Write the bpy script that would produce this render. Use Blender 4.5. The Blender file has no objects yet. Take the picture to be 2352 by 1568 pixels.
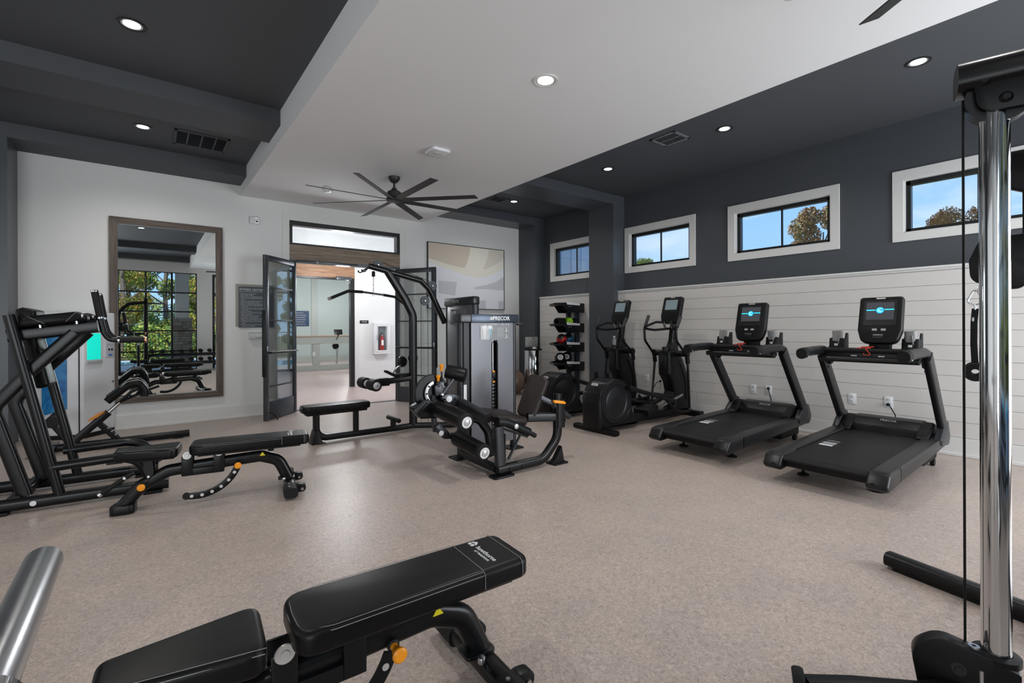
import bpy, bmesh, math, random
from mathutils import Vector, Matrix
PI = math.pi
R_ = math.radians
sc = bpy.context.scene
col = sc.collection
random.seed(7)

# ------------------------------------------------------------------ camera
F_PX = 1088.8
YAW, ROLL = R_(37.678), R_(-0.236)
cam_d = bpy.data.cameras.new('camera')
cam = bpy.data.objects.new('camera', cam_d)
col.objects.link(cam)
sc.camera = cam
cam_d.sensor_width = 36.0
cam_d.lens = 36.0 * F_PX / 2352.0
cam_d.shift_y = -(784.0 - 751.04) / 2352.0
cam_d.clip_start, cam_d.clip_end = 0.02, 500
fw = Vector((math.sin(YAW), math.cos(YAW), 0))
rt = Vector((math.cos(YAW), -math.sin(YAW), 0))
up = Vector((0, 0, 1))
cx = rt * math.cos(ROLL) + up * math.sin(ROLL)
cy = -rt * math.sin(ROLL) + up * math.cos(ROLL)
M = Matrix((cx, cy, -fw)).transposed().to_4x4()
M.translation = Vector((0, 0, 1.3))
cam.matrix_world = M

# ------------------------------------------------------------------ render look
sc.view_settings.view_transform = 'Standard'
sc.view_settings.look = 'None'
sc.view_settings.gamma = 1.0
sc.view_settings.use_curve_mapping = False
sc.view_settings.exposure = 0.0
try:
    sc.cycles.max_bounces = 8
    sc.cycles.diffuse_bounces = 5
    sc.cycles.glossy_bounces = 5
    sc.cycles.transmission_bounces = 6
    sc.cycles.transparent_max_bounces = 12
    sc.cycles.sample_clamp_indirect = 4.0
    sc.cycles.caustics_reflective = False
    sc.cycles.caustics_refractive = False
    sc.cycles.use_denoising = True
except Exception:
    pass

# ------------------------------------------------------------------ sky and sun
world = bpy.data.worlds.new('sky')
sc.world = world
world.use_nodes = True
nt = world.node_tree
nt.nodes.clear()
def N(nt, t, **k):
    n = nt.nodes.new(t)
    for a, b in k.items(): setattr(n, a, b)
    return n
wo = N(nt, 'ShaderNodeOutputWorld'); bg = N(nt, 'ShaderNodeBackground')
tc = N(nt, 'ShaderNodeTexCoord'); sep = N(nt, 'ShaderNodeSeparateXYZ')
nt.links.new(tc.outputs['Generated'], sep.inputs[0])
grad = N(nt, 'ShaderNodeValToRGB')
grad.color_ramp.elements[0].position = 0.0; grad.color_ramp.elements[0].color = (0.42, 0.70, 1.0, 1)
grad.color_ramp.elements[1].position = 0.6; grad.color_ramp.elements[1].color = (0.16, 0.42, 0.95, 1)
nt.links.new(sep.outputs['Z'], grad.inputs[0])
mp = N(nt, 'ShaderNodeMapping'); mp.inputs['Scale'].default_value = (2.2, 2.2, 7.0)
nt.links.new(tc.outputs['Generated'], mp.inputs[0])
cn = N(nt, 'ShaderNodeTexNoise'); cn.inputs['Scale'].default_value = 2.0; cn.inputs['Detail'].default_value = 7
cn.inputs['Distortion'].default_value = 0.5
nt.links.new(mp.outputs[0], cn.inputs['Vector'])
cr = N(nt, 'ShaderNodeValToRGB')
cr.color_ramp.elements[0].position = 0.47; cr.color_ramp.elements[0].color = (0, 0, 0, 1)
cr.color_ramp.elements[1].position = 0.72; cr.color_ramp.elements[1].color = (1, 1, 1, 1)
nt.links.new(cn.outputs['Fac'], cr.inputs[0])
cm = N(nt, 'ShaderNodeMixRGB'); cm.inputs[2].default_value = (0.72, 0.84, 1.0, 1)
nt.links.new(cr.outputs[0], cm.inputs[0]); nt.links.new(grad.outputs[0], cm.inputs[1])
nt.links.new(cm.outputs[0], bg.inputs[0])
bg.inputs['Strength'].default_value = 1.15
nt.links.new(bg.outputs[0], wo.inputs[0])

def light(name, kind, loc, energy, color=(1, 1, 1), rot=(0, 0, 0), **k):
    d = bpy.data.lights.new(name, kind); d.energy = energy; d.color = color
    for a, b in k.items(): setattr(d, a, b)
    o = bpy.data.objects.new(name, d); col.objects.link(o); o.location = loc; o.rotation_euler = rot
    return o
light('sun', 'SUN', (0, 0, 20), 4.5, (1.0, 0.93, 0.82), (R_(48), 0, R_(-158)), angle=R_(0.6))
# added area lamps outside the frame, standing in for daylight to brighten the room
light('window_light_left', 'AREA', (-4.42, 4.2, 1.6), 30, (0.93, 0.97, 1.0), (0, R_(-90), 0), shape='RECTANGLE', size=2.8, size_y=5.5)
light('window_light_rear_left', 'AREA', (-2.6, -2.30, 1.6), 150, (0.93, 0.97, 1.0), (R_(106), 0, 0), shape='RECTANGLE', size=2.4, size_y=2.8)
light('window_light_rear_right', 'AREA', (5.0, -2.10, 1.6), 225, (0.90, 0.95, 1.0), (R_(106), 0, R_(12)), shape='RECTANGLE', size=2.6, size_y=2.8)
SPOT_W = 60.0         # each ceiling downlight
# daylight entering through the glazed wall behind the camera and the window strip (sampling portals)
def portal(name, loc, rot, sx, sy):
    o = light(name, 'AREA', loc, 1, rot=rot, shape='RECTANGLE', size=sx, size_y=sy)
    try: o.data.cycles.is_portal = True
    except Exception: pass

# ------------------------------------------------------------------ materials
MATS = {}
def mat(name, c, rough=0.5, metal=0.0, spec=0.5, noise=None, bump=None, emis=None, trans=0, ior=1.45, coat=0, alpha=None):
    if name in MATS: return MATS[name]
    m = bpy.data.materials.new(name); m.use_nodes = True
    t = m.node_tree; b = t.nodes['Principled BSDF']
    b.inputs['Base Color'].default_value = (*c, 1); b.inputs['Roughness'].default_value = rough
    b.inputs['Metallic'].default_value = metal; b.inputs['Specular IOR Level'].default_value = spec
    b.inputs['Transmission Weight'].default_value = trans; b.inputs['IOR'].default_value = ior
    b.inputs['Coat Weight'].default_value = coat
    if emis:
        b.inputs['Emission Color'].default_value = (*emis[0], 1); b.inputs['Emission Strength'].default_value = emis[1]
    tcn = N(t, 'ShaderNodeTexCoord')
    if noise:                                       # (scale, second colour, contrast lo, hi)
        n = N(t, 'ShaderNodeTexNoise'); n.inputs['Scale'].default_value = noise[0]; n.inputs['Detail'].default_value = 5
        t.links.new(tcn.outputs['Object'], n.inputs['Vector'])
        r = N(t, 'ShaderNodeValToRGB'); r.color_ramp.elements[0].position = noise[2]; r.color_ramp.elements[1].position = noise[3]
        r.color_ramp.elements[0].color = (*c, 1); r.color_ramp.elements[1].color = (*noise[1], 1)
        t.links.new(n.outputs['Fac'], r.inputs[0]); t.links.new(r.outputs[0], b.inputs['Base Color'])
    if bump:
        n = N(t, 'ShaderNodeTexNoise'); n.inputs['Scale'].default_value = bump[0]; n.inputs['Detail'].default_value = 3
        t.links.new(tcn.outputs['Object'], n.inputs['Vector'])
        bp = N(t, 'ShaderNodeBump'); bp.inputs['Strength'].default_value = bump[1]; bp.inputs['Distance'].default_value = 0.002
        t.links.new(n.outputs['Fac'], bp.inputs['Height']); t.links.new(bp.outputs[0], b.inputs['Normal'])
    MATS[name] = m
    return m

def sr(r, g, b):                                     # sRGB 0-255 -> linear
    f = lambda v: (v / 255 / 12.92) if v / 255 <= 0.04045 else ((v / 255 + 0.055) / 1.055) ** 2.4
    return (f(r), f(g), f(b))

white_wall = mat('white_wall', (0.70, 0.705, 0.70), 0.6, bump=(220, 0.08))
white_ceil = mat('white_ceiling', (0.78, 0.79, 0.80), 0.7)
white_trim = mat('white_trim', (0.68, 0.68, 0.67), 0.35)
ship_mat = mat('shiplap_paint', (0.62, 0.60, 0.58), 0.38)
dark_wall = mat('charcoal_wall', (0.066, 0.073, 0.084), 0.36)
dark_ceil = mat('charcoal_ceiling', (0.068, 0.073, 0.082), 0.6)
black_fr = mat('black_window_frame', (0.006, 0.007, 0.008), 0.35)
grey_door = mat('dark_bronze_metal', (0.075, 0.083, 0.095), 0.30, metal=0.55)
blk = mat('black_powder_coat', (0.0040, 0.0043, 0.0052), 0.30, spec=0.36)
blk2 = mat('black_plastic', (0.0045, 0.0048, 0.0055), 0.38, spec=0.32)
blk3 = mat('matte_black_rubber', (0.006, 0.006, 0.0065), 0.62, spec=0.35)
gry = mat('graphite_metal', (0.032, 0.034, 0.039), 0.32, metal=0.4)
charc = mat('charcoal_plastic', (0.0095, 0.0100, 0.0115), 0.34, spec=0.38)
vinyl = mat('black_vinyl', (0.0030, 0.0030, 0.0034), 0.38, spec=0.25, bump=(420, 0.12))
vinyl_b = mat('brown_black_vinyl', (0.018, 0.0125, 0.0115), 0.45, spec=0.4, bump=(420, 0.15))
stitch = mat('grey_thread', (0.22, 0.22, 0.22), 0.8)
chrome = mat('chrome', (0.62, 0.63, 0.64), 0.08, metal=1.0)
steel = mat('brushed_steel', (0.55, 0.56, 0.58), 0.28, metal=1.0)
alu = mat('silver_disc', (0.62, 0.62, 0.62), 0.3, metal=0.55)
orange = mat('orange_plastic', (0.85, 0.30, 0.012), 0.35)
white_p = mat('white_plastic', (0.72, 0.73, 0.75), 0.22)
grey_print = mat('grey_print', (0.4, 0.41, 0.42), 0.4)
white_print = mat('white_print', (0.75, 0.76, 0.77), 0.5)
mirror_m = mat('mirror_silver', (0.93, 0.97, 0.96), 0.0, metal=1.0)

def glass_mat(name, tint=(1, 1, 1), refl=0.08, k=0.6):
    m = bpy.data.materials.new(name); m.use_nodes = True; t = m.node_tree; t.nodes.clear()
    o = N(t, 'ShaderNodeOutputMaterial'); tr = N(t, 'ShaderNodeBsdfTransparent'); g = N(t, 'ShaderNodeBsdfGlossy')
    tr.inputs[0].default_value = (*tint, 1); g.inputs['Roughness'].default_value = 0.0
    fr = N(t, 'ShaderNodeLayerWeight'); fr.inputs['Blend'].default_value = 0.35
    ma = N(t, 'ShaderNodeMath', operation='MULTIPLY_ADD'); ma.inputs[1].default_value = k; ma.inputs[2].default_value = refl
    mx = N(t, 'ShaderNodeMixShader')
    t.links.new(fr.outputs['Fresnel'], ma.inputs[0]); t.links.new(ma.outputs[0], mx.inputs[0])
    t.links.new(tr.outputs[0], mx.inputs[1]); t.links.new(g.outputs[0], mx.inputs[2]); t.links.new(mx.outputs[0], o.inputs[0])
    MATS[name] = m
    return m
pane_m = glass_mat('window_glass', (0.97, 0.99, 1.0), 0.02, 0.35)
door_glass = glass_mat('door_glass', (0.95, 0.97, 0.96), 0.12, 0.45)

def floor_material(name, base, dark, light_, scale=1.0):
    m = bpy.data.materials.new(name); m.use_nodes = True; t = m.node_tree; b = t.nodes['Principled BSDF']
    tcn = N(t, 'ShaderNodeTexCoord')
    big = N(t, 'ShaderNodeTexNoise'); big.inputs['Scale'].default_value = 3.0; big.inputs['Detail'].default_value = 4
    mid = N(t, 'ShaderNodeTexNoise'); mid.inputs['Scale'].default_value = 48.0 * scale; mid.inputs['Detail'].default_value = 8; mid.inputs['Roughness'].default_value = 0.75
    mid.inputs['Distortion'].default_value = 1.6
    fine = N(t, 'ShaderNodeTexNoise'); fine.inputs['Scale'].default_value = 120.0 * scale; fine.inputs['Detail'].default_value = 3; fine.inputs['Distortion'].default_value = 2.5
    for n in (big, mid, fine): t.links.new(tcn.outputs['Object'], n.inputs['Vector'])
    r1 = N(t, 'ShaderNodeValToRGB'); e = r1.color_ramp.elements
    e[0].position = 0.32; e[0].color = (*dark, 1); e[1].position = 0.68; e[1].color = (*light_, 1)
    x = r1.color_ramp.elements.new(0.5); x.color = (*base, 1)
    t.links.new(mid.outputs['Fac'], r1.inputs[0])
    r2 = N(t, 'ShaderNodeValToRGB'); r2.color_ramp.elements[0].position = 0.30; r2.color_ramp.elements[1].position = 0.42
    r2.color_ramp.elements[0].color = (0.45, 0.42, 0.40, 1); r2.color_ramp.elements[1].color = (1, 1, 1, 1)
    t.links.new(fine.outputs['Fac'], r2.inputs[0])
    mx = N(t, 'ShaderNodeMixRGB', blend_type='MULTIPLY'); mx.inputs[0].default_value = 0.8
    t.links.new(r1.outputs[0], mx.inputs[1]); t.links.new(r2.outputs[0], mx.inputs[2])
    r3 = N(t, 'ShaderNodeValToRGB'); r3.color_ramp.elements[0].position = 0.35; r3.color_ramp.elements[1].position = 0.65
    r3.color_ramp.elements[0].color = (0.94, 0.93, 0.93, 1); r3.color_ramp.elements[1].color = (1.03, 1.0, 0.98, 1)
    t.links.new(big.outputs['Fac'], r3.inputs[0])
    m2 = N(t, 'ShaderNodeMixRGB', blend_type='MULTIPLY'); m2.inputs[0].default_value = 1
    t.links.new(mx.outputs[0], m2.inputs[1]); t.links.new(r3.outputs[0], m2.inputs[2]); t.links.new(m2.outputs[0], b.inputs['Base Color'])
    b.inputs['Roughness'].default_value = 0.36; b.inputs['Specular IOR Level'].default_value = 0.45
    bp = N(t, 'ShaderNodeBump'); bp.inputs['Strength'].default_value = 0.12; bp.inputs['Distance'].default_value = 0.001
    t.links.new(mid.outputs['Fac'], bp.inputs['Height']); t.links.new(bp.outputs[0], b.inputs['Normal'])
    MATS[name] = m
    return m
floor_m = floor_material('speckled_rubber_floor', (0.43, 0.365, 0.33), (0.27, 0.225, 0.20), (0.60, 0.53, 0.48))
hall_m = floor_material('hall_floor', (0.52, 0.42, 0.40), (0.44, 0.35, 0.33), (0.60, 0.50, 0.48))

def wood_material(name, c1, c2, axis=0):
    m = bpy.data.materials.new(name); m.use_nodes = True; t = m.node_tree; b = t.nodes['Principled BSDF']
    tcn = N(t, 'ShaderNodeTexCoord'); mp_ = N(t, 'ShaderNodeMapping')
    s = [30, 30, 30]; s[axis] = 1.6; mp_.inputs['Scale'].default_value = s
    t.links.new(tcn.outputs['Object'], mp_.inputs[0])
    n = N(t, 'ShaderNodeTexNoise'); n.inputs['Scale'].default_value = 1.5; n.inputs['Detail'].default_value = 8; n.inputs['Distortion'].default_value = 0.9
    t.links.new(mp_.outputs[0], n.inputs['Vector'])
    r = N(t, 'ShaderNodeValToRGB'); r.color_ramp.elements[0].position = 0.3; r.color_ramp.elements[1].position = 0.7
    r.color_ramp.elements[0].color = (*c1, 1); r.color_ramp.elements[1].color = (*c2, 1)
    t.links.new(n.outputs['Fac'], r.inputs[0]); t.links.new(r.outputs[0], b.inputs['Base Color'])
    bp = N(t, 'ShaderNodeBump'); bp.inputs['Strength'].default_value = 0.3; bp.inputs['Distance'].default_value = 0.002
    t.links.new(n.outputs['Fac'], bp.inputs['Height']); t.links.new(bp.outputs[0], b.inputs['Normal'])
    b.inputs['Roughness'].default_value = 0.55
    MATS[name] = m
    return m
oak_h = wood_material('grey_oak_header', (0.13, 0.095, 0.065), (0.30, 0.235, 0.17), 0)
oak_h2 = wood_material('brown_oak_header', (0.15, 0.072, 0.036), (0.36, 0.20, 0.11), 0)
walnut_v = wood_material('mirror_frame_wood', (0.045, 0.032, 0.025), (0.13, 0.095, 0.075), 2)
walnut_h = wood_material('mirror_frame_wood_h', (0.045, 0.032, 0.025), (0.13, 0.095, 0.075), 0)

# ------------------------------------------------------------------ geometry helpers
class G:
    """collects shapes in one bmesh; obj() links them as ONE mesh object"""
    def __init__(s): s.bm = bmesh.new()
    def _bev(s, verts, w, seg=2):
        if w <= 0: return
        vs = set(verts)
        es = [e for e in s.bm.edges if e.verts[0] in vs and e.verts[1] in vs]
        es = [e for e in es if len(e.link_faces) == 2 and e.calc_face_angle(0) > 0.5]
        if es: bmesh.ops.bevel(s.bm, geom=es, offset=w, segments=seg, profile=0.5, affect='EDGES', clamp_overlap=True)
    def box(s, c, d, bev=0.0, rot=None, seg=2):
        r = bmesh.ops.create_cube(s.bm, size=1.0)['verts']
        m = Matrix.Translation(Vector(c)) @ (rot.to_4x4() if rot else Matrix()) @ Matrix.Diagonal((d[0], d[1], d[2], 1))
        bmesh.ops.transform(s.bm, matrix=m, verts=r)
        s._bev(r, bev, seg); return s
    def bb(s, x0, x1, y0, y1, z0, z1, bev=0.0, seg=2):
        return s.box(((x0 + x1) / 2, (y0 + y1) / 2, (z0 + z1) / 2), (abs(x1 - x0), abs(y1 - y0), abs(z1 - z0)), bev, seg=seg)
    def cyl(s, p0, p1, r, r2=None, n=20, bev=0.0, caps=True):
        p0, p1 = Vector(p0), Vector(p1); a = p1 - p0
        v = bmesh.ops.create_cone(s.bm, cap_ends=caps, cap_tris=False, segments=n, radius1=r, radius2=r if r2 is None else r2, depth=a.length)['verts']
        q = a.to_track_quat('Z', 'Y').to_matrix().to_4x4()
        bmesh.ops.transform(s.bm, matrix=Matrix.Translation((p0 + p1) / 2) @ q, verts=v)
        if bev: s._bev(v, bev, 2)
        return s
    def lathe(s, prof, org=(0, 0, 0), axis=(0, 0, 1), n=28):
        a = Vector(axis).normalized(); q = a.to_track_quat('Z', 'Y').to_matrix(); org = Vector(org); rings = []
        for r, z in prof:
            if r < 1e-6: rings.append([s.bm.verts.new(org + q @ Vector((0, 0, z)))])
            else: rings.append([s.bm.verts.new(org + q @ Vector((r * math.cos(2 * PI * i / n), r * math.sin(2 * PI * i / n), z))) for i in range(n)])
        for A, B in zip(rings, rings[1:]):
            for i in range(n):
                j = (i + 1) % n
                if len(A) == 1 and len(B) == 1: continue
                if len(A) == 1: f = (A[0], B[j], B[i])[::-1]
                elif len(B) == 1: f = (A[i], A[j], B[0])
                else: f = (A[i], A[j], B[j], B[i])
                s.bm.faces.new(f)
        return s
    def sph(s, c, r, n=20, sc_=(1, 1, 1)):
        v = bmesh.ops.create_uvsphere(s.bm, u_segments=n, v_segments=max(6, n // 2), radius=r)['verts']
        bmesh.ops.transform(s.bm, matrix=Matrix.Translation(Vector(c)) @ Matrix.Diagonal((*sc_, 1)), verts=v); return s
    def ext(s, pts, org, ux, uy, d, bev=0.0, seg=2):
        """polygon (u,v) in the plane org+u*ux+v*uy, extruded by d along ux x uy (centred)"""
        ux, uy, org = Vector(ux), Vector(uy), Vector(org); nrm = ux.cross(uy).normalized()
        Pn = []
        for p in pts:
            if not Pn or (p[0] - Pn[-1][0]) ** 2 + (p[1] - Pn[-1][1]) ** 2 > 1e-10: Pn.append((p[0], p[1]))
        if (Pn[0][0] - Pn[-1][0]) ** 2 + (Pn[0][1] - Pn[-1][1]) ** 2 < 1e-10: Pn.pop()
        n = len(Pn); area = sum(Pn[i][0] * Pn[(i + 1) % n][1] - Pn[(i + 1) % n][0] * Pn[i][1] for i in range(n))
        sg = 1 if area > 0 else -1; off = []
        for i in range(n):
            a, b, c = Vector(Pn[i - 1]), Vector(Pn[i]), Vector(Pn[(i + 1) % n])
            e1, e2 = (b - a).normalized(), (c - b).normalized(); n1, n2 = Vector((-e1.y, e1.x)) * sg, Vector((-e2.y, e2.x)) * sg
            m_ = (n1 + n2) / max(0.35, 1 + n1.dot(n2)); off.append(m_)
        bev = min(bev, d * 0.49)
        lay = [(0.0, -d / 2), (0.0, d / 2)] if bev <= 0 else []
        if bev > 0:
            for k in range(seg + 1): t = PI / 2 * k / seg; lay.append((bev * (1 - math.sin(t)), -d / 2 + bev * (1 - math.cos(t))))
            for k in range(seg, -1, -1): t = PI / 2 * k / seg; lay.append((bev * (1 - math.sin(t)), d / 2 - bev * (1 - math.cos(t))))
        rings = [[s.bm.verts.new(org + ux * (Pn[i][0] + off[i].x * o_) + uy * (Pn[i][1] + off[i].y * o_) + nrm * h_) for i in range(n)] for o_, h_ in lay]
        for A, B in zip(rings, rings[1:]):
            for i in range(n): s.bm.faces.new((A[i], A[(i + 1) % n], B[(i + 1) % n], B[i]))
        s.bm.faces.new(rings[0][::-1]); s.bm.faces.new(rings[-1])
        return s
    def sweep(s, pts, prof, fil=0.0, nrm=(0, 1, 0), caps=True, seg=6, scale=None):
        """tube along pts; prof = radius or list of (a,b): a along nrm, b across"""
        P = [Vector(p) for p in pts]
        if fil > 0 and len(P) > 2:
            Q = [P[0]]
            for i in range(1, len(P) - 1):
                a, b, c = P[i - 1], P[i], P[i + 1]
                u, v = (a - b), (c - b); lu, lv = u.length, v.length; u.normalize(); v.normalize()
                ang = u.angle(v, PI)
                if ang > PI - 0.05: Q.append(b); continue
                d = min(fil / math.tan(ang / 2), lu * 0.48, lv * 0.48)
                rr = d * math.tan(ang / 2); bis = (u + v).normalized(); cc = b + bis * (rr / math.sin(ang / 2))
                s0 = b + u * d; s1 = b + v * d; w0 = s0 - cc; w1 = s1 - cc; tot = w0.angle(w1, 0)
                ax = w0.cross(w1).normalized(); k = max(2, int(seg * tot / 1.2) + 1)
                for j in range(k + 1): Q.append(cc + Matrix.Rotation(tot * j / k, 3, ax) @ w0)
            Q.append(P[-1]); P = Q
        if isinstance(prof, (int, float)):
            r = prof; prof = [(r * math.cos(2 * PI * i / 14), r * math.sin(2 * PI * i / 14)) for i in range(14)]
        n0 = Vector(nrm).normalized(); rings = []; m = len(P)
        for i, p in enumerate(P):
            t0 = (P[i] - P[i - 1]).normalized() if i else (P[1] - P[0]).normalized()
            t1 = (P[i + 1] - P[i]).normalized() if i < m - 1 else t0
            t = (t0 + t1).normalized(); ca = max(0.5, t.dot(t1))
            a = (n0 - t * n0.dot(t)).normalized(); b = t.cross(a)
            n0 = a
            k = scale[i] if scale and len(scale) == m else 1.0
            rings.append([s.bm.verts.new(p + a * (u * k) + b * (v * k / ca)) for u, v in prof])
        n = len(prof)
        for A, B in zip(rings, rings[1:]):
            for i in range(n): s.bm.faces.new((A[i], A[(i + 1) % n], B[(i + 1) % n], B[i]))
        if caps: s.bm.faces.new(rings[0][::-1]); s.bm.faces.new(rings[-1])
        return s
    def obj(s, name, m, parent=None, smooth=True, ang=35, **k):
        me = bpy.data.meshes.new(name)
        bmesh.ops.recalc_face_normals(s.bm, faces=s.bm.faces[:])
        s.bm.to_mesh(me); s.bm.free()
        if smooth:
            for p in me.polygons: p.use_smooth = True
            me.set_sharp_from_angle(angle=R_(ang))
        me.materials.append(m)
        o = bpy.data.objects.new(name, me); col.objects.link(o)
        if parent: o.parent = parent
        for a, b in k.items(): o[a] = b
        return o

def rect(w, h, r=0.012, n=3):
    """rounded rectangle profile: w along the frame normal, h across"""
    r = min(r, w * 0.49, h * 0.49); out = []
    for cxx, cyy, a0 in ((w / 2 - r, h / 2 - r, 0), (-w / 2 + r, h / 2 - r, 90), (-w / 2 + r, -h / 2 + r, 180), (w / 2 - r, -h / 2 + r, 270)):
        for i in range(n + 1):
            a = R_(a0 + 90 * i / n); out.append((cxx + r * math.cos(a), cyy + r * math.sin(a)))
    return out
def rpoly(pts, r=0.02, n=4):
    """round the corners of a polygon; r may be a list"""
    out = []; m = len(pts)
    for i in range(m):
        a, b, c = Vector(pts[i - 1]), Vector(pts[i]), Vector(pts[(i + 1) % m]); rr = r[i] if isinstance(r, (list, tuple)) else r
        u, v = a - b, c - b; lu, lv = u.length, v.length
        if rr <= 0 or lu < 1e-6 or lv < 1e-6: out.append(tuple(b)); continue
        u.normalize(); v.normalize(); an = math.acos(max(-1, min(1, u.dot(v))))
        if an > PI - 0.05: out.append(tuple(b)); continue
        d = min(rr / math.tan(an / 2), lu * 0.49, lv * 0.49); k = n
        p0, p2 = b + u * d, b + v * d
        for j in range(k + 1):
            t = j / k; q = p0 * (1 - t) ** 2 + b * 2 * t * (1 - t) + p2 * t * t; out.append((q.x, q.y))
    return out
def thing(name, label, cat, loc=(0, 0, 0), rz=0.0, group=None, kind=None):
    o = bpy.data.objects.new(name, None); o.empty_display_size = 0.1
    col.objects.link(o); o.location = loc; o.rotation_euler = (0, 0, rz)
    if label: o['label'] = label
    if cat: o['category'] = cat
    if group: o['group'] = group
    if kind: o['kind'] = kind
    return o
def struct(name, g, m, parent=None, **k):
    o = g.obj(name, m, parent, smooth=False, **k)
    if not parent: o['kind'] = 'structure'
    return o
def copy_tree(o, parent=None):
    c = o.copy(); col.objects.link(c); c.parent = parent
    for ch in list(o.children): copy_tree(ch, c)
    return c
def text(s_, size, name, m, parent, loc, rot=(0, 0, 0), ux=None, uy=None, align='CENTER', depth=0.0006, sx=1.0, bold=False, **k):
    """flat lettering as a mesh; ux, uy are its reading and upward directions"""
    cu = bpy.data.curves.new(name, 'FONT'); cu.body = s_; cu.size = size; cu.align_x = align; cu.align_y = 'CENTER'
    cu.extrude = depth; cu.resolution_u = 2
    if bold: cu.offset = size * 0.02
    tmp = bpy.data.objects.new('tmp', cu); col.objects.link(tmp)
    dg = bpy.context.evaluated_depsgraph_get(); me = bpy.data.meshes.new_from_object(tmp.evaluated_get(dg))
    bpy.data.objects.remove(tmp); bpy.data.curves.remove(cu)
    ux, uy = Vector(ux or (1, 0, 0)).normalized(), Vector(uy or (0, 0, 1)).normalized()
    mm = Matrix((ux * sx, uy, ux.cross(uy))).transposed().to_4x4(); mm.translation = Vector(loc)
    me.transform(mm); me.materials.clear(); me.materials.append(m); me.name = name
    o = bpy.data.objects.new(name, me); col.objects.link(o); o.parent = parent
    for a, b in k.items(): o[a] = b
    return o
# ================================================================== ROOM SHELL
YB, XR, XW, ZC, ZS, ZT = 7.893, 6.392, 6.559, 3.232, 3.377, 3.535
X1, X2 = 1.10, 4.02          # the dropped white ceiling
YR = -2.5                    # glazed wall behind the camera
struct('floor', G().bb(-4.5, 6.7, YR - 0.1, 8.02, -0.1, 0), floor_m)
struct('floor_hall', G().bb(-1.5, 9.2, 8.02, 10.42, -0.1, -0.001), hall_m)
struct('floor_lounge', G().bb(1.6, 9.2, 10.42, 19.3, -0.1, -0.002), hall_m)
struct('trim_1', G().bb(1.76, 3.58, 7.94, 8.04, 0.0, 0.006), gry)
# white dropped ceiling and charcoal trays
struct('ceiling', G().bb(X1, X2, YR, YB, ZC, 3.9), white_ceil)
struct('ceiling_left', G().bb(-4.5, X1, YR, YB + 0.2, ZT, 3.75), dark_ceil)
struct('ceiling_right', G().bb(X2, 6.7, YR, YB + 0.2, ZT, 3.75), dark_ceil)
struct('ceiling_hall', G().bb(-1.5, 9.2, 8.02, 10.6, 3.3, 3.45), white_ceil)
struct('ceiling_lounge', G().bb(1.0, 9.2, 10.6, 19.4, 3.2, 3.35), white_ceil)
# beams (x direction) with the pilasters that carry them
for i, (y0, y1) in enumerate(((5.30, 5.87), (7.38, YB), (-0.35, 0.2), (-2.5, -2.2))):
    struct('trim_%d' % (2 + i), G().bb(-4.5, X1, y0, y1, ZS, ZT + 0.02), dark_ceil)
    if i < 2: struct('trim_%d' % (7 + i), G().bb(X2, 6.7, y0, y1, ZS, ZT + 0.02), dark_wall)
struct('pilaster_right', G().bb(6.27, 6.7, 5.30, 5.86, 0, ZS), dark_wall)
struct('pilaster_corner', G().bb(6.285, 6.7, 7.38, YB, 0, ZS), dark_wall)
struct('wall_left_return', G().bb(-4.5, -1.18, 7.38, YB + 0.1, 0, ZS), dark_wall)
struct('baseboard_left_return', G().bb(-4.5, -1.18, 7.362, 7.38, 0, 0.184), white_trim)
struct('wall_left', G().bb(-4.65, -4.5, YR, YB, 0, 3.7), white_wall)

# back wall with the door opening and the transom opening
g = G()
DX0, DX1, DZ = 1.757, 3.578, 2.968
g.bb(-1.18, DX0, YB, YB + 0.13, 0, 3.6); g.bb(DX1, 6.4, YB, YB + 0.13, 0, 3.6); g.bb(DX0, DX1, YB, YB + 0.13, DZ, 3.6)
struct('wall_back', g, white_wall)
g = G(); g.bb(1.655, DX0, YB - 0.012, YB, 0, 3.06, 0.002); g.bb(DX1, 3.68, YB - 0.012, YB, 0, 3.06, 0.002); g.bb(DX0, DX1, YB - 0.012, YB, DZ, 3.06, 0.002)
struct('trim_9', g, white_trim)
g = G()
for a, b in ((-1.18, 1.655), (3.68, 6.285)):
    g.bb(a, b, YB - 0.016, YB, 0, 0.184, 0.003); g.bb(a, b, YB - 0.03, YB - 0.016, 0, 0.035, 0.006)
struct('baseboard_back', g, white_trim)
# transom window over the door
t = thing('window_5', 'black framed glass transom above the oak header', None, (0, 0, 0), kind='structure')
g = G(); fy0, fy1 = YB - 0.005, YB + 0.12
g.bb(DX0, DX1, fy0, fy1, 2.90, DZ, 0.002); g.bb(DX0, DX1, fy0, fy1, 2.595, 2.625, 0.002)
g.bb(DX0, DX0 + 0.045, fy0, fy1, 2.62, 2.9, 0.002); g.bb(DX1 - 0.055, DX1, fy0, fy1, 2.62, 2.9, 0.002)
struct('window_frame', g, black_fr, t)
struct('pane', G().bb(DX0 + 0.045, DX1 - 0.055, YB + 0.03, YB + 0.036, 2.625, 2.9), pane_m, t)
struct('trim_10', G().bb(DX0, DX1, YB - 0.006, YB + 0.1, 2.365, 2.597, 0.003), oak_h)
struct('trim_11', G().bb(DX0, DX1, YB - 0.004, YB + 0.12, 2.325, 2.367, 0.003).bb(DX0, DX0 + 0.04, YB - 0.004, YB + 0.12, 0, 2.33, 0.003).bb(DX1 - 0.04, DX1, YB - 0.004, YB + 0.12, 0, 2.33, 0.003), grey_door)

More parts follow.
